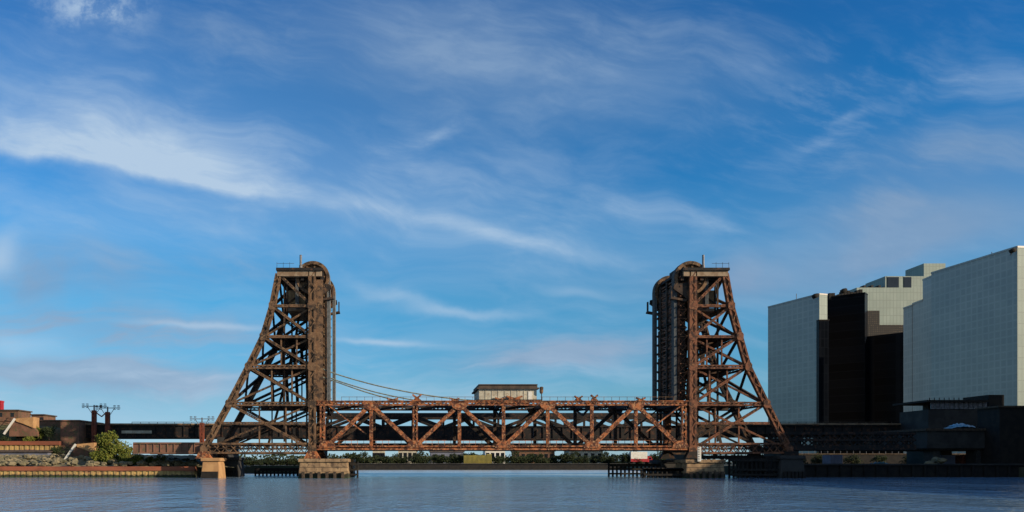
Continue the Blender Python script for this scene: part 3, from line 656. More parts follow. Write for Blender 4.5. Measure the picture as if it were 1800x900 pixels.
# catenary posts on the viaduct
def catenary(x, ytop, lab):
    T = thing('catenary_post', lab, 'catenary post', C_(x, 790, YC-1.5), 'overhead line posts')
    p = C_(x, 790, YC-1.5); q_ = C_(x, ytop+4, YC-1.5)
    MB().laced(p, q_, .95, .8, .18, .9).box((p.x-.3, p.y-.2, p.z), (p.x+.3, p.y+.2, q_.z)).build('mast', 'redp', T)
    a = C_(x-21, ytop-3, YC-1.5); b_ = C_(x+22, ytop-3, YC-1.5)
    MB().beam(a, b_, .16, .16).beam((q_.x, a.y, q_.z-1.5), (q_.x-1.6, a.y, a.z), .1, .1).beam((q_.x, a.y, q_.z-1.5), (q_.x+1.6, a.y, a.z), .1, .1).beam((q_.x, a.y, q_.z), (q_.x, a.y, a.z+.3), .25, .25).build('cross_arm', 'insul', T)
    for k in (-19, -12, 12, 19):
        c = C_(x+k, ytop-3, YC-1.5); mb = MB()
        for j in range(4): zz = c.z-.35+.28*j; mb.tube([(c.x, c.y, zz), (c.x, c.y, zz+.07), (c.x, c.y, zz+.13)], [.3, .34, .1], 9)
        mb.build('insulator', 'insul', T)
    return T
catenary(170, 718, 'taller red-brown overhead line post with grey insulators, above the green tree')
catenary(193.5, 721, 'shorter red-brown overhead line post beside the taller one')
mb = MB(); mb.beam(C_(172, 725, YC-1.5), C_(183, 733, YC-1.5), .22, .2).beam(C_(183, 733, YC-1.5), C_(192, 725, YC-1.5), .22, .2); tag(mb.build('cross_brace', 'redp'), 'V-shaped steel brace between the two red-brown posts', 'brace')
catenary(358, 740, 'small distant overhead line post just before the brown tower leg')

# ------------------------------------------------------------------ left bank
def wall_strip(x0, x1, ya, ym, yb, Y, lab, zb=None):
    T = thing('retaining_wall', lab, 'retaining wall', W((x0+x1)/2, yb, Y))
    p, q_, r_ = W(x0, yb, Y), W(x1, ym, Y), W(x1, ya, Y); z0 = p.z if zb is None else zb
    mb = MB(); n = int((q_.x-p.x)/1.1); mb.box((p.x, Y, z0), (q_.x, Y+.8, q_.z))
    for k in range(n): x = p.x+(q_.x-p.x)*(k+.5)/n; mb.box((x-.27, Y-.14, z0+.01), (x+.27, Y, q_.z-.01))
    mb.build('sheet_piling', 'bulk', T)
    mb = MB(); mb.box((p.x-.1, Y-.35, q_.z), (q_.x+.2, Y+1.4, r_.z)); mb.build('cap_beam', 'cap', T, bevel=.05)
wall_strip(-260, 341, 820, 827.5, 838, 150, 'long tan sheet-pile river wall with red-brown cap, at the waterline', -1.5)
wall_strip(-260, 104, 775.5, 782.5, 792, 174, 'upper tan retaining wall with red-brown cap, before the scrubby mound')
MB_ = MB(); p, q_ = W(-260, 812, 168), W(84, 795, 168)
sh = thing('low_shed', 'long low blue-grey shed below the upper tan wall', 'shed', (p.x, 168, 1.95))
MB().box((p.x, 168, 1.95), (q_.x, 172, q_.z)).build('wall', 'bluew', sh); MB().hexa([(p.x, 167.6, q_.z), (q_.x+.4, 167.6, q_.z), (q_.x+.4, 172.5, q_.z+.1), (p.x, 172.5, q_.z+.1), (p.x, 167.6, q_.z+.2), (q_.x+.4, 167.6, q_.z+.2), (q_.x+.4, 172.5, q_.z+.55), (p.x, 172.5, q_.z+.55)]).build('roof', 'roof', sh)

from mathutils import noise as mn
def terrain(name, x0, x1, y0, y1, fn, m, nx=80, ny=16, smooth=False):
    mb = MB()
    for j in range(ny+1):
        for i in range(nx+1):
            x = x0+(x1-x0)*i/nx; y = y0+(y1-y0)*j/ny; mb.v.append((x, y, fn(i/nx, j/ny)+.45*mn.noise(Vector((x*.35, y*.35, 0)))+.25*mn.noise(Vector((x*1.1, y*1.1, 3)))))
    for j in range(ny):
        for i in range(nx): a = j*(nx+1)+i; mb.f.append((a, a+1, a+nx+2, a+nx+1))
    return struct(mb.build(name, m, smooth=smooth))
sstep = lambda t: max(0, min(1, t))**2*(3-2*max(0, min(1, t)))
# river slope between the wall and the abutments
terrain('river_slope', W(-260, 0, 151).x, -33, 151.3, 171, lambda u, v: 2.0+2.3*sstep(v*1.3)*sstep((1-u)*6), 'rock', 110, 18)
# the mound behind the upper wall
mx0, mx1 = W(-260, 0, 180).x, W(140, 0, 180).x
terrain('mound', mx0, mx1, 175.2, 196, lambda u, v: 6.2+5.4*sstep(v*2.2)-1.2*sstep((u-.75)*4), 'earth', 90, 16)
MB().box((mx0, 176, 1), (mx1-2, 196, 6.3)).build('mound_core', 'earth')['kind'] = 'structure'
# rocks
def rocks(name, spots, lab, cat, m='rock', grp=None):
    mb = MB()
    for (x, y, z, r) in spots:
        b0 = len(mb.v); n1, n2 = 5, 7
        for i in range(n1+1):
            th = math.pi*i/n1
            for j in range(n2):
                ph = 2*math.pi*j/n2; k = r*(.75+.5*random.random()); mb.v.append((x+k*math.sin(th)*math.cos(ph)*1.3, y+k*math.sin(th)*math.sin(ph), z+k*.7*math.cos(th)))
        for i in range(n1):
            for j in range(n2): mb.f.append((b0+i*n2+j, b0+(i+1)*n2+j, b0+(i+1)*n2+(j+1) % n2, b0+i*n2+(j+1) % n2))
    o = mb.build(name, m); return o
sp1 = []
for k in range(420):
    Y = random.uniform(151.8, 163); x = random.uniform(-260, 352); p = W(x, 815, Y); sp1.append((p.x, Y, 2.1+(Y-151)*.17*(1 if x < 250 else .5)+random.random()*.3, random.uniform(.22, .7)))
o = rocks('rubble', sp1, '', ''); o['kind'] = 'stuff'; o['label'] = 'grey-green stone rubble behind the river wall'; o['category'] = 'rubble'

def abut(x0, x1, y0, y1, Y, dpt, m, lab, name='abutment'):
    T = thing(name, lab, name.replace('_', ' '), W((x0+x1)/2, y1, Y)); p, q_ = W(x0, y1, Y), W(x1, y0, Y)
    MB().box((p.x, Y, min(p.z, 2)), (q_.x, Y+dpt, q_.z-.35)).build('body', m, T, bevel=.06); MB().box((p.x-.2, Y-.2, q_.z-.35), (q_.x+.2, Y+dpt+.2, q_.z)).build('coping', m, T, bevel=.05)
    return T
abut(106, 139, 738, 779, 178, 14, 'brick', 'tall brown masonry abutment at the viaduct\'s bank end')
abut(-60, 107, 738, 779, 186, 8, 'brick', 'long brown parapet wall behind the scrubby mound', 'parapet_wall')
def ochre(x, y, Y, lab):
    """ochre concrete wing block with swept lower edge and a white sloping rail"""
    T = thing('wing_block', lab, 'concrete block', W(x+16, y+20, Y), 'ochre concrete blocks'); w = lambda a, b: (W(x+a, y+b, Y).x, W(x+a, y+b, Y).z)
    MB().prism([w(0, 3), w(33, 0), w(33, 19), w(16, 12), w(4, 8)][::-1], Y, Y+3).build('block', 'orange', T)
    lo = W(x, y+34, Y+.6).z
    MB().prism([w(-10, 24), w(-2, 8), w(4, 8), w(16, 12), w(33, 19), w(40, 26), w(40, 34), w(-10, 34)][::-1], Y+.3, Y+4).build('base', 'brick', T)
    a, b_ = W(x-18, y+30, Y-.6), W(x+1, y+3, Y-.6); MB().beam(a, b_, .42, .3).build('sloping_rail', 'white', T)
    mb = MB()
    for k in range(7):
        p = a.lerp(b_, k/7)+Vector((-.5, 0, .4)); mb.beam(p, p+Vector((-1.2, 0, .2)), .12, .12)
    mb.beam(a+Vector((-1.6, 0, .7)), b_+Vector((-1.4, 0, .4)), .1, .1); mb.build('side_ladder', 'dark', T)
ochre(25, 733, 176.5, 'upper ochre concrete block with white sloping rail, before the brown parapet wall')
ochre(132, 778, 160, 'lower ochre concrete block with white sloping rail, left of the green tree')
def small_house(x0, x1, y0, y1, Y, m, lab):
    T = thing('brick_building', lab, 'building', W((x0+x1)/2, y1, Y)); p, q_ = W(x0, y1, Y), W(x1, y0, Y)
    MB().box((p.x, Y, p.z-2), (q_.x, Y+7, q_.z-.3)).build('wall', m, T); MB().box((p.x-.3, Y-.3, q_.z-.3), (q_.x+.3, Y+7.3, q_.z)).build('roof', 'roof', T)
    mb = MB(); n = 3
    for k in range(n): x = p.x+(q_.x-p.x)*(k+.5)/n; mb.box((x-.45, Y-.03, q_.z-1.9), (x+.45, Y+.1, q_.z-.8)); 
    mb.build('window', 'glassd', T)
small_house(-30, 32, 720, 745, 205, 'brick', 'low brown building at the left edge, left of its smaller twin')
small_house(55, 77, 728, 745, 205, 'brick', 'small brown hut standing above the parapet wall')
ch = thing('chimney', 'red chimney cut by the left edge of the photo', 'chimney', W(-4, 722, 206)); p = W(-9, 722, 208); q_ = W(1.8, 704, 208)
MB().box((p.x, 208, p.z), (q_.x, 209.5, q_.z)).build('shaft', 'red', ch); MB().box((p.x-.2, 207.8, q_.z-.4), (q_.x+.05, 209.7, q_.z-.1)).build('collar', 'red', ch)

# ------------------------------------------------------------------ foliage
def crown_mesh(c, rx, ry, rz, n, leaf, clumps=14, seed=1):
    rnd = random.Random(seed); mb = MB(); cs = []
    for k in range(clumps):
        a = rnd.random()*math.tau; u = rnd.uniform(-1, 1); rr = rnd.uniform(.25, .8)
        cs.append((Vector((math.cos(a)*math.sqrt(1-u*u)*rx*rr, math.sin(a)*math.sqrt(1-u*u)*ry*rr, u*rz*rr)), rnd.uniform(.24, .46)))
    for k in range(n):
        cc, cr = rnd.choice(cs); d = Vector((rnd.gauss(0, 1), rnd.gauss(0, 1), rnd.gauss(0, 1))).normalized()*rnd.random()**.4
        p = Vector(c)+cc+Vector((d.x*rx*cr, d.y*ry*cr, d.z*rz*cr)); s = leaf*rnd.uniform(.6, 1.4)
        u = Vector((rnd.gauss(0, 1), rnd.gauss(0, 1), rnd.gauss(0, 1))).normalized(); v = u.orthogonal().normalized()
        b0 = len(mb.v); mb.v += [tuple(p-u*s), tuple(p+v*s*.6), tuple(p+u*s), tuple(p-v*s*.6)]; mb.f.append((b0, b0+1, b0+2, b0+3))
    return mb
def tree(loc, h, rx, ry, n, leaf, lab, cat='tree', name='leafy_tree', m='leaf', grp=None, seed=1, low=.25):
    loc = Vector(loc); T = thing(name, lab, cat, loc, grp); c = loc+Vector((0, 0, h*(low+1)/2)); rz = h*(1-low)/2*1.15; rnd = random.Random(seed)
    mb = MB(); mb.tube([loc-Vector((0, 0, .5)), loc+Vector((rx*.05, 0, h*.3)), loc+Vector((0, 0, h*.75))], [h*.035, h*.026, h*.01], 7)
    for k in range(7):
        a = rnd.random()*6.28; z = h*rnd.uniform(.25, .55); mb.tube([loc+Vector((0, 0, z)), loc+Vector((math.cos(a)*rx*.4, math.sin(a)*ry*.4, z+h*.15)), loc+Vector((math.cos(a)*rx*.75, math.sin(a)*ry*.75, z+h*.28))], [h*.014, h*.01, h*.004], 5)
    mb.build('trunk', 'bark', T); crown_mesh(c, rx, ry, rz, n, leaf, 18, seed).build('crown', m, T); return T
p = W(192, 818, 156); tree((p.x, 156, 2.6), 6.0, 3.7, 2.6, 3600, .19, 'bright green bushy tree in front of the red-brown posts', low=.05, seed=3)
p = W(214, 815, 157); tree((p.x, 157.5, 2.6), 4.3, 2.9, 2, 1900, .17, 'smaller olive tree leaning right of the bright green tree', low=.05, seed=5)
p = W(176, 818, 155); tree((p.x, 155, 2.3), 3.2, 2.3, 1.6, 2200, .15, 'low yellow-green shrub at the left foot of the bright green tree', 'shrub', 'leafy_shrub', low=-.05, seed=8)
p = W(226, 818, 155); tree((p.x, 155, 2.3), 3.0, 2.6, 1.6, 2400, .15, 'low spreading shrub at the right foot of the bright green tree', 'shrub', 'leafy_shrub', low=-.05, seed=9)
for i, (x, h, Y, lab) in enumerate(((242, 2.3, 158, 'first low green bush right of the green tree'), (262, 2.0, 158, 'second low green bush under the rusty girder'), (282, 2.1, 159, 'third low green bush under the rusty girder'), (305, 1.6, 160, 'small bush near the end of the rusty girder'), (330, 1.4, 160, 'last small bush beside the ochre pier'))):
    p = W(x, 812, Y); tree((p.x, Y, 2.2), h, 1.7, 1.2, 900, .14, lab, 'bush', 'green_bush', 'leaf' if i < 3 else 'leafd', 'bushes below the girder', 20+i, .05)
for i, (x, y, Y, r, h, lab) in enumerate(((68, 757, 178, 1.7, 2.8, 'green shrub on the mound, right of the upper ochre block'), (86, 756, 177.5, 2.0, 3.0, 'darker shrub on the mound before the brown abutment'), (8, 768, 177, 1.5, 2.0, 'shrub at the left edge of the mound'), (100, 790, 170, 1.6, 2.4, 'shrub below the brown abutment'), (50, 764, 176, 1.4, 1.6, 'lowest shrub on the mound above the red-brown cap'))):
    p = W(x, y+14, Y); tree(p, h, r, 1.2, 1100, .15, lab, 'shrub', 'scrub_bush', 'leaf' if i in (0, 4) else 'leafd', 'shrubs on the mound', 40+i, .0)

# ------------------------------------------------------------------ far bank
fb = thing('river_wall', 'black far river wall seen under the lift span', 'river wall', (30, 290, 0))
MB().box((-22, 290, -2), (84, 291.6, 2.1)).build('wall_face', 'timber', fb); MB().box((-22.3, 289.6, 2.1), (84.3, 292, 2.4)).build('coping', 'concd', fb)
prot = []
for s in range(3):
    prot.append(tree((0, 0, 0), 4.2, 4.2, 2.0, 1300, .26, 'dark bush on the far bank, among many like it', 'bush', 'riverside_bush', 'leafd', 'dark bushes on the far bank', 60+s, .0))
used = set(); rnd = random.Random(4)
for i in range(46):
    x = 395+i*17.5+rnd.uniform(-6, 6)
    if x > 1190: break
    Y = rnd.uniform(294, 305) if x > 600 else rnd.uniform(212, 225); k = i % 3; loc = (W(x, 0, Y).x, Y, 1.9)
    if k in used: t = copy_tree(prot[k], loc)
    else: t = prot[k]; t.location = loc; used.add(k)
    t.scale = (1, 1, rnd.uniform(.8, 1.15)*(1 if x > 600 else .5)); t.rotation_euler = (0, 0, rnd.uniform(-.5, .5))
wd = crown_mesh((0, 0, 0), 1, 1, 1, 10, .1); wd = MB(); rnd = random.Random(9)
for k in range(5200):
    x = rnd.uniform(-75, 175); top = 4.0+2.0*mn.noise(Vector((x*.06, 0, 0)))+1.2*mn.noise(Vector((x*.3, 5, 0))); z = 1.9+rnd.random()**.8*top; y = 352+rnd.uniform(-6, 6); c = Vector((x, y, z))
    u = Vector((rnd.gauss(0, 1), rnd.gauss(0, 1), rnd.gauss(0, 1))).normalized(); v = u.orthogonal().normalized(); k0 = rnd.uniform(.35, .9); b0 = len(wd.v)
    wd.v += [tuple(c-u*k0), tuple(c+v*k0*.6), tuple(c+u*k0), tuple(c-v*k0*.6)]; wd.f.append((b0, b0+1, b0+2, b0+3))
o = wd.build('far_woods', 'leafd'); o['kind'] = 'stuff'; o['label'] = 'dark far-off woods behind the low buildings'; o['category'] = 'woods'
def far_house(x0, x1, y0, Y, m, lab, roof='roof', nw=4):
    T = thing('low_building', lab, 'building', W((x0+x1)/2, 812, Y), 'low buildings beyond the far bank'); p, q_ = W(x0, 812, Y), W(x1, y0, Y)
    MB().box((p.x, Y, 1.8), (q_.x, Y+10, q_.z-.4)).build('wall', m, T); MB().box((p.x-.4, Y-.4, q_.z-.4), (q_.x+.4, Y+10.4, q_.z)).build('roof', roof, T)
    for k in range(nw): x = p.x+(q_.x-p.x)*(k+.5)/nw; MB().box((x-.7, Y-.05, 3.2), (x+.7, Y+.1, q_.z-1.4)).build('window', 'glassd', T)
far_house(655, 676, 790, 325, 'cream', 'small cream building beyond the far bank, nearest the tan pier')
far_house(700, 733, 790, 325, 'cream', 'cream building beyond the far bank under the second truss node')
far_house(853, 888, 790, 325, 'white', 'white building above the olive container')
far_house(905, 975, 792, 330, 'brick', 'long brown building right of the white one', nw=7)
far_house(1000, 1060, 791, 330, 'cream', 'cream and brown building beyond the far bank, city side', nw=5)
far_house(757, 815, 793, 330, 'bluew', 'blue-grey shed left of the olive container', nw=4)
ct = thing('shipping_container', 'olive yellow container on the far bank under mid-span', 'container', W(840, 812, 292.5)); p, q_ = W(815, 812, 292.2), W(864, 800.5, 292.2)
mb = MB().box((p.x, 292.3, 2.42), (q_.x, 294.5, q_.z))
for k in range(22): x = p.x+(q_.x-p.x)*(k+.5)/22; mb.box((x-.12, 292.2, 2.6), (x+.12, 292.3, q_.z-.15))
mb.build('body', 'olive', ct); MB().box((q_.x-1.8, 292.15, q_.z+.02), (q_.x, 294, q_.z+.5)).build('vent_box', 'olive', ct)
tr = thing('box_truck', 'white and red box truck on the far bank near the city-side pier', 'truck', W(1126, 812, 290)); p, q_ = W(1109, 806, 293), W(1138, 794, 293)
MB().box((p.x, 293, 3.0), (q_.x, 295.4, q_.z)).build('cargo_box', 'white', tr, bevel=.05); MB().box((p.x, 292.97, 3.0), (q_.x, 293, 4.1)).build('red_band', 'red', tr)
MB().prism([(q_.x+.1, 2.9), (q_.x+1.9, 2.9), (q_.x+1.9, 3.9), (q_.x+1.5, 4.9), (q_.x+.1, 5.0)], 293.1, 295.2).build('cab', 'red', tr)
MB().box((q_.x+.6, 293.06, 3.9), (q_.x+1.5, 293.1, 4.6)).build('side_window', 'glassd', tr)
for x in (p.x+1.2, q_.x-1.4, q_.x+1.1): MB().ring((x, 293.3, 2.55), .12, .5, .4, 14).build('wheel', 'tyre', tr)

# ------------------------------------------------------------------ city towers
def facade_mat(name, c1, c2, rough, bw=1.6, rh=3.6, mortar=.03, dark=None, bump=.0, metal=0, spec=.5):
    m = bpy.data.materials.new(name); m.use_nodes = True; t = m.node_tree; q = G(t); b = t.nodes['Principled BSDF']
    tc = q.n('ShaderNodeTexCoord'); sx = q.n('ShaderNodeSeparateXYZ'); t.links.new(tc.outputs['Object'], sx.inputs[0])
    v = q.xyz(q.add(sx.outputs[0], sx.outputs[1]), sx.outputs[2], 0.0)
    br = q.n('ShaderNodeTexBrick'); br.offset = 0; t.links.new(v, br.inputs['Vector']); br.inputs['Scale'].default_value = 1
    br.inputs['Brick Width'].default_value = bw; br.inputs['Row Height'].default_value = rh; br.inputs['Mortar Size'].default_value = mortar*3
    br.inputs['Mortar Smooth'].default_value = .3; br.inputs['Bias'].default_value = 0
    br.inputs['Color1'].default_value = (*c1, 1); br.inputs['Color2'].default_value = (*c2, 1); br.inputs['Mortar'].default_value = (*(dark or c1), 1)
    st = q.noise(v, .08, 5, .6); col = q.mix(q.mul(q.mr(st, .35, .65), .28), br.outputs['Color'], (c1[0]*.6, c1[1]*.6, c1[2]*.62, 1))
    t.links.new(col, b.inputs['Base Color']); b.inputs['Roughness'].default_value = rough; b.inputs['Metallic'].default_value = metal; b.inputs['Specular IOR Level'].default_value = spec
    return m
M['fgrey'] = facade_mat('grey_panel_facade', (.36, .315, .255), (.41, .355, .285), .3, 2.0, 2.4, .10, (.455, .395, .315), spec=.5)
M['fblack'] = facade_mat('black_glass_and_shadow', (.002, .003, .005), (.005, .007, .011), .25, 1.5, 3.6, .05, (.009, .011, .015), spec=.05)  # glass on the black tower; elsewhere it stands for cast shadow
M['fcream'] = facade_mat('cream_panel_facade', (.275, .335, .285), (.24, .30, .255), .6, 1.6, 3.6, .05, (.19, .23, .2))
M['fscreen'] = facade_mat('brown_screen', (.03, .022, .016), (.12, .085, .05), .8, .9, .9, .1, (.01, .01, .01))
def tower_block(near, far, fd, H, m_left, m_front, lab, name='office_tower', front_len=14, parapet=True):
    """near, far: plan points of the visible flank; the front runs from near to the right and back"""
    n, f = Vector((*near, 0)), Vector((*far, 0)); u = (n-f).normalized(); v = Vector((-u.y, u.x, 0))
    if v.x < 0: v = -v
    T = thing(name, lab, 'office tower', (n.x, n.y, 1.9)); P = [n, n+v*front_len, f+v*front_len, f]
    body = MB().slab([(p.x, p.y) for p in P], 1.9, H).build('body', m_left, T)
    # front skin sits 5 cm proud of the body
    a, b_ = n-u*0+v*.02, n+v*(front_len-.02); o = u*.06
    pts = [a, b_, b_+o, a+o]; MB().slab([(p.x, p.y) for p in pts], 1.95, H-.02).build('front_facade', m_front, T)
    if parapet:
        mb = MB()
        for i in range(4):
            p0, p1 = P[i], P[(i+1) % 4]; mb.beam((p0.x, p0.y, H+.3), (p1.x, p1.y, H+.3), .35, .6, (0, 0, 1))
        mb.build('parapet', m_left, T)
    return T
def pl(x, Y): return (W(x, 0, Y).x, Y)
def ht(y, Y): return CAMZ+(HY-y)/F*Y
d1 = 330
t1 = tower_block(pl(1440, d1), pl(1350, d1*1.085), 0, ht(518, d1), 'fgrey', 'fcream', 'grey panelled office tower nearest the lift bridge', front_len=4.2)
d2 = 345
t2 = tower_block(pl(1520, d2), pl(1453, d2*1.03), 0, ht(516, d2), 'fblack', 'fblack', 'black glass office tower right of the grey one', front_len=5)
mb = MB(); a, b_ = W(1440, 748, 326), W(1456, 563, 326); 
t2b = thing('shadow_slab', 'narrow black slab standing for the shadow between the grey and the black tower', 'building', (a.x, 326, 1.9)); MB().box((a.x+.2, 326.6, 1.9), (b_.x+.6, 328.6, b_.z)).build('body', 'fblack', t2b); MB().box((a.x+.1, 326.4, b_.z), (b_.x+.7, 328.65, b_.z+.4)).build('parapet', 'timber', t2b)  # thin black slab in place of the shadow on the grey tower's front
# cream stepped tower behind
def sbox(T, nm, m, x0, x1, ytop, Y, dep, z0=1.9): 
    a, b_ = W(x0, ytop, Y), W(x1, ytop, Y); return MB().box((a.x, Y, z0), (b_.x, Y+dep, a.z)).build(nm, m, T)
d3 = 372; t3 = thing('stepped_tower', 'cream stepped office tower rising behind the black blocks', 'office tower', W(1570, 800, d3))
zr = ht(505.5, d3)
sbox(t3, 'body', 'fcream', 1506, 1624, 505.5, d3, 26); sbox(t3, 'upper_storey', 'fcream', 1556, 1640, 485.5, d3+2, 16, zr); sbox(t3, 'penthouse', 'fcream', 1624, 1662, 463, d3+8, 14, ht(486, d3))
for x0, x1 in ((1560, 1580), (1589, 1602)):
    a, b_ = W(x0, 506, d3+1.8), W(x1, 487, d3+1.8); f_ = MB().box((a.x, d3+1.75, a.z+.1), (b_.x, d3+2.0, b_.z)).build('window', 'glassd', t3); MB().box((a.x-.3, d3+1.85, b_.z), (b_.x+.3, d3+2, b_.z+.35)).build('frame', 'fcream', f_)
mb = MB()
for k in range(7): x = 1512+k*6.5; a = W(x, 505, d3+2); mb.box((a.x, d3+2, zr), (a.x+1.1, d3+5, zr+.7+.9*(k % 2)))
mb.build('roof_unit', 'concd', t3)
d4 = 336; z4 = ht(583.5, d4)
t4 = tower_block(pl(1592, d4), pl(1520.5, d4*1.037), 0, z4, 'fblack', 'fblack', 'black block standing for shadow on the cream tower, with brown screened top', 'shadow_block', 8, False)  # black volume in place of the shadow cast on the cream tower
d4 = 349; z4 -= 1.2; sbox(t4, 'roof_screen', 'fscreen', 1521.5, 1590, 571, d4+.3, 8, z4); sbox(t4, 'screen_tower', 'fscreen', 1521.5, 1546, 546, d4+.5, 8, ht(571, d4))
d5 = 250
t5 = tower_block(pl(1788, d5), pl(1637, d5*1.139), 0, ht(435.5, d5), 'fgrey', 'fcream', 'largest grey panelled tower, at the right edge', front_len=45)
random.seed(11)
tower_block(pl(1637.5, 285), pl(1622, 291), 0, ht(487, 285), 'fgrey', 'fgrey', 'narrow grey shoulder between the largest tower and its lower wing', 'tower_shoulder', 12)
tower_block(pl(1622, 291), pl(1604, 298), 0, ht(529, 291), 'fgrey', 'fgrey', 'lower grey wing before the largest tower', 'tower_wing', 10)
tower_block(pl(1603.5, 298), pl(1588, 304), 0, ht(538, 298), 'fgrey', 'fgrey', 'narrow end bay of the lower grey wing', 'end_bay', 8)
for T_, (cx_, cy_), H_, n_ in ((t1, (176, 345), ht(518, d1), 5), (t5, (205, 268), ht(435.5, d5), 7)):
    for k in range(n_):
        x = cx_+random.uniform(-5, 3); y = cy_+random.uniform(-6, 8); w_ = random.uniform(.5, 1.4); MB().box((x-w_, y-w_, H_), (x+w_, y+w_, H_+random.uniform(.8, 1.7))).build('roof_unit', 'concd', T_)
    MB().tube([(cx_-2, cy_+4, H_), (cx_-2, cy_+4, H_+4.5)], .12, 6).build('aerial', 'insul', T_)
for x, y, Y, H_, lab in ((1433, 521, d1, 518, 'small black dish at the roof corner of the nearest grey tower'), (1781, 441, d5, 435, 'small black dish at the roof corner of the largest tower'), (1483, 512, d2, 516, 'small black dish on the roof of the black tower')):
    c = W(x, y, Y-.6); T = thing('roof_dish', lab, 'dish', c, 'black roof dishes'); k = Y/F
    mb = MB(); P0 = [c+Vector((0, .6+.3*j, 0)) for j in range(5)]; mb.tube([c+Vector((-4*k, .5, -1*k)), c+Vector((0, .2, 1*k)), c+Vector((5*k, .5, 2.5*k))], [3.2*k, 4*k, 3.6*k], 12); mb.build('dish_body', 'timber', T, True)
    MB().beam(c, c+Vector((0, 1.2, -1.0)), .3, .3).build('bracket', 'insul', T)
mb = MB()
# roof plant on the black tower
a = W(1470, 515, d2+4); 
rp = thing('roof_plant', 'dark jagged roof plant along the edge of the black tower', 'roof plant', a)
mb = MB(); 
for k in range(11):
    x = 1462+k*5.4; a = W(x, 521-k*.75, d2*1.02); hh = .6+1.4*random.random(); mb.box((a.x, d2*1.02+2, a.z-1), (a.x+1.2, d2*1.02+4, a.z+hh))
mb.build('equipment', 'timber', rp)

# ------------------------------------------------------------------ station block and dark bank on the right
def blockT(name, lab, cat, parts, loc):
    T = thing(name, lab, cat, loc)
    for nm, m, x0, x1, y0, y1, Y, dep in parts:
        a, b_ = W(x0, y1, Y), W(x1, y0, Y); MB().box((a.x, Y, a.z), (b_.x, Y+dep, b_.z)).build(nm, m, T)
    return T
st1 = blockT('station_block', 'dark concrete station viaduct at the right, below the grey tower', 'station', [('wall', 'concd', 1630, 1880, 757, 788, 160, 24), ('parapet', 'bark', 1628, 1882, 753, 757, 159.6, 25), ('soffit', 'timber', 1632, 1880, 788, 791, 160.4, 23),
    ('pillar', 'concd', 1640, 1652, 791, 822, 161, 3), ('pillar', 'concd', 1716, 1728, 791, 822, 161, 3), ('pillar', 'concd', 1790, 1802, 791, 822, 161, 3)], W(1700, 820, 160))
hl = blockT('station_hall', 'dark station hall with pale window strip, on top of the station block', 'station hall', [('wall', 'concd', 1632, 1752, 720, 757, 172, 10), ('roof', 'timber', 1629, 1738, 703, 706.5, 171.5, 12), ('back_wall', 'concd', 1632, 1752, 706.5, 720, 180, 2), ('end_block', 'timber', 1738, 1765, 694, 722, 173, 8), ('side_wing', 'concd', 1752, 1900, 717, 757, 172, 10)], W(1700, 757, 172))
for k in range(12):
    x = 1637+k*8.3; a, b_ = W(x, 719, 172.2), W(x+6.5, 707, 172.2); f_ = MB().box((a.x, 172.2, a.z), (b_.x, 172.5, b_.z)).build('window', 'insul', hl)
mb = MB()
for k in range(13): x = 1634+k*8.6; a = W(x, 703, 173); mb.beam(a, a+Vector((0, 0, .5)), .12, .12)
mb.build('roof_post', 'timber', hl)
blockT('end_building', 'very dark building at the right edge of the photo, beside the station block', 'building', [('wall', 'timber', 1757, 1900, 716, 838, 156, 6), ('cornice', 'bark', 1755, 1900, 713, 716, 155.7, 6.4)], W(1800, 838, 156))
qw = thing('quay_wall', 'black quay wall along the water on the city side', 'quay wall', W(1600, 840, 152))
x0, x1 = 74, 118; mb = MB().box((x0, 151.2, -1.5), (x1+40, 153, 2.3)); 
for k in range(36): x = x0+.6+k*2.3; mb.tube([(x, 151, -1), (x, 151, 2.2)], .22, 6)
mb.build('wall_face', 'timber', qw); MB().box((x0-.1, 150.7, 2.3), (x1+40, 153.6, 2.6)).build('coping', 'concd', qw)
yw = thing('yard_wall', 'dark yard wall behind the lattice approach and the station pillars', 'yard wall', W(1510, 820, 215)); a, b_ = W(1388, 820, 215), W(1830, 799, 215)
MB().box((a.x, 215, 1.9), (b_.x, 216, b_.z)).build('wall', 'timber', yw); MB().box((a.x, 214.8, b_.z), (b_.x, 216.2, b_.z+.3)).build('coping', 'bark', yw)
mb = MB()
for k in range(40): x = a.x+(b_.x-a.x)*k/39; mb.beam((x, 215.3, b_.z+.3), (x, 215.3, b_.z+1.5), .08, .08)
mb.beam((a.x, 215.3, b_.z+1.5), (b_.x, 215.3, b_.z+1.5), .08, .08).build('fence_rail', 'insul', yw)
for i, (x, h_) in enumerate(((1405, 2.6), (1440, 3.3), (1500, 2.8), (1545, 3.4), (1600, 3.0))):
    tree((W(x, 0, 205).x, 205, 1.9), h_, 2.6, 1.6, 900, .2, 'dark bush before the yard wall under the lattice approach', 'bush', 'yard_bush', 'leafd', 'bushes before the yard wall', 80+i, .0)
def rockpile(x, y, Y, r, lab):
    sp_ = []
    for k in range(16): p = W(x+random.uniform(-14, 14), y+random.uniform(-7, 8), Y); sp_.append((p.x, Y+random.uniform(0, 2), max(2.1, p.z), random.uniform(.35, .8)))
    return tag(rocks('rock_pile', sp_, '', ''), lab, 'rock pile', 'rock piles')
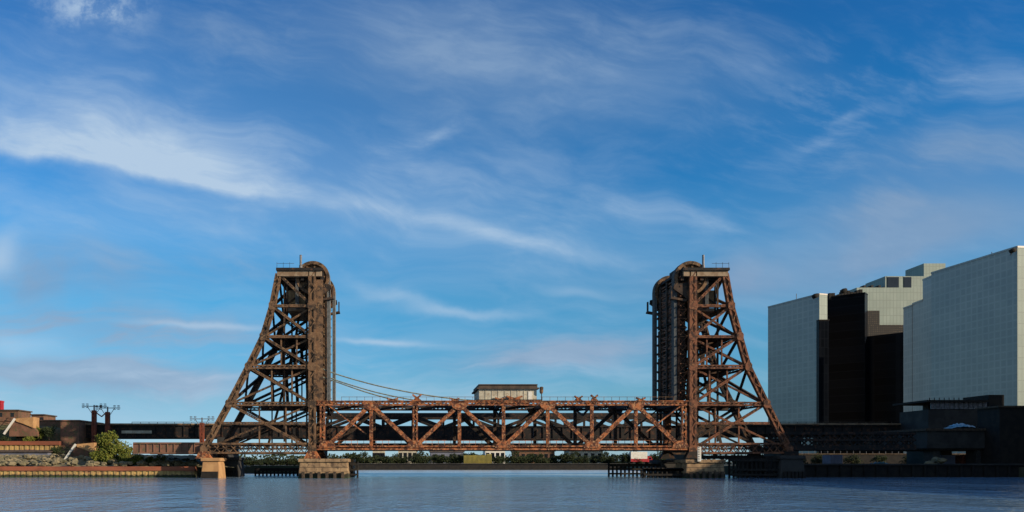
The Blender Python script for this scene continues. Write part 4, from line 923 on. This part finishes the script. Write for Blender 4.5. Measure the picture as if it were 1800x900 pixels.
rockpile(1402, 812, 155, 1, 'pile of pale rocks beside the dark land pier'); rockpile(1650, 815, 154, 1, 'pile of pale rocks below the station block corner')
def tarp(x0, x1, y0, y1, Y, lab):
    T = thing('tarp_pile', lab, 'tarp', W((x0+x1)/2, y1, Y), 'blue tarps'); a, b_ = W(x0, y1, Y), W(x1, y0, Y); nx, ny = 16, 6; mb = MB()
    for j in range(ny+1):
        for i in range(nx+1):
            u, v = i/nx, j/ny; mb.v.append((a.x+(b_.x-a.x)*u, Y+3*v, a.z+(b_.z-a.z)*(math.sin(math.pi*u)**.6)*(math.sin(math.pi*min(1, v*.9+.05))**.6)*(.7+.5*random.random())))
    for j in range(ny):
        for i in range(nx): k = j*(nx+1)+i; mb.f.append((k, k+1, k+nx+2, k+nx+1))
    mb.build('cover', 'tarp', T); MB().box((a.x+.3, Y+.5, a.z-.1), (b_.x-.3, Y+2.5, a.z+(b_.z-a.z)*.4)).build('load', 'timber', T)
tarp(1528, 1584, 812, 822, 154, 'crumpled blue tarp pile low on the quay'); tarp(1673, 1722, 744, 753, 160.5, 'crumpled blue tarp pile on top of the station block')
for x, m, lab in ((1668, 'bluew', 'dark blue freight box under the station block'), (1700, 'redp', 'dull red freight box under the station block'), (1470, 'bluew', 'blue-grey freight box under the lattice approach')):
    a, b_ = W(x-11, 818, 165), W(x+11, 800, 165); T = thing('freight_box', lab, 'container', (a.x, 165, 1.95)); mb = MB().box((a.x, 165, 1.95), (b_.x, 168, b_.z))
    for k in range(9): xx = a.x+(b_.x-a.x)*(k+.5)/9; mb.box((xx-.08, 164.9, 2.1), (xx+.08, 165, b_.z-.1))
    mb.build('body', m, T); MB().box((a.x, 164.86, 1.96), (b_.x, 164.99, 2.1)).build('sill', 'timber', T)
# unseen building added on the near city bank to shade the approach and quay
wh = thing('added_shade_block', 'long dark unseen building, added outside the frame to shade the city-side approach', 'shade block', (150, 40, 1.9))
MB().box((136, -50, 1.9), (170, 150, 35)).build('wall', 'concd', wh); MB().box((135.5, -50.5, 35), (170.5, 150.5, 35.6)).build('roof', 'roof', wh)
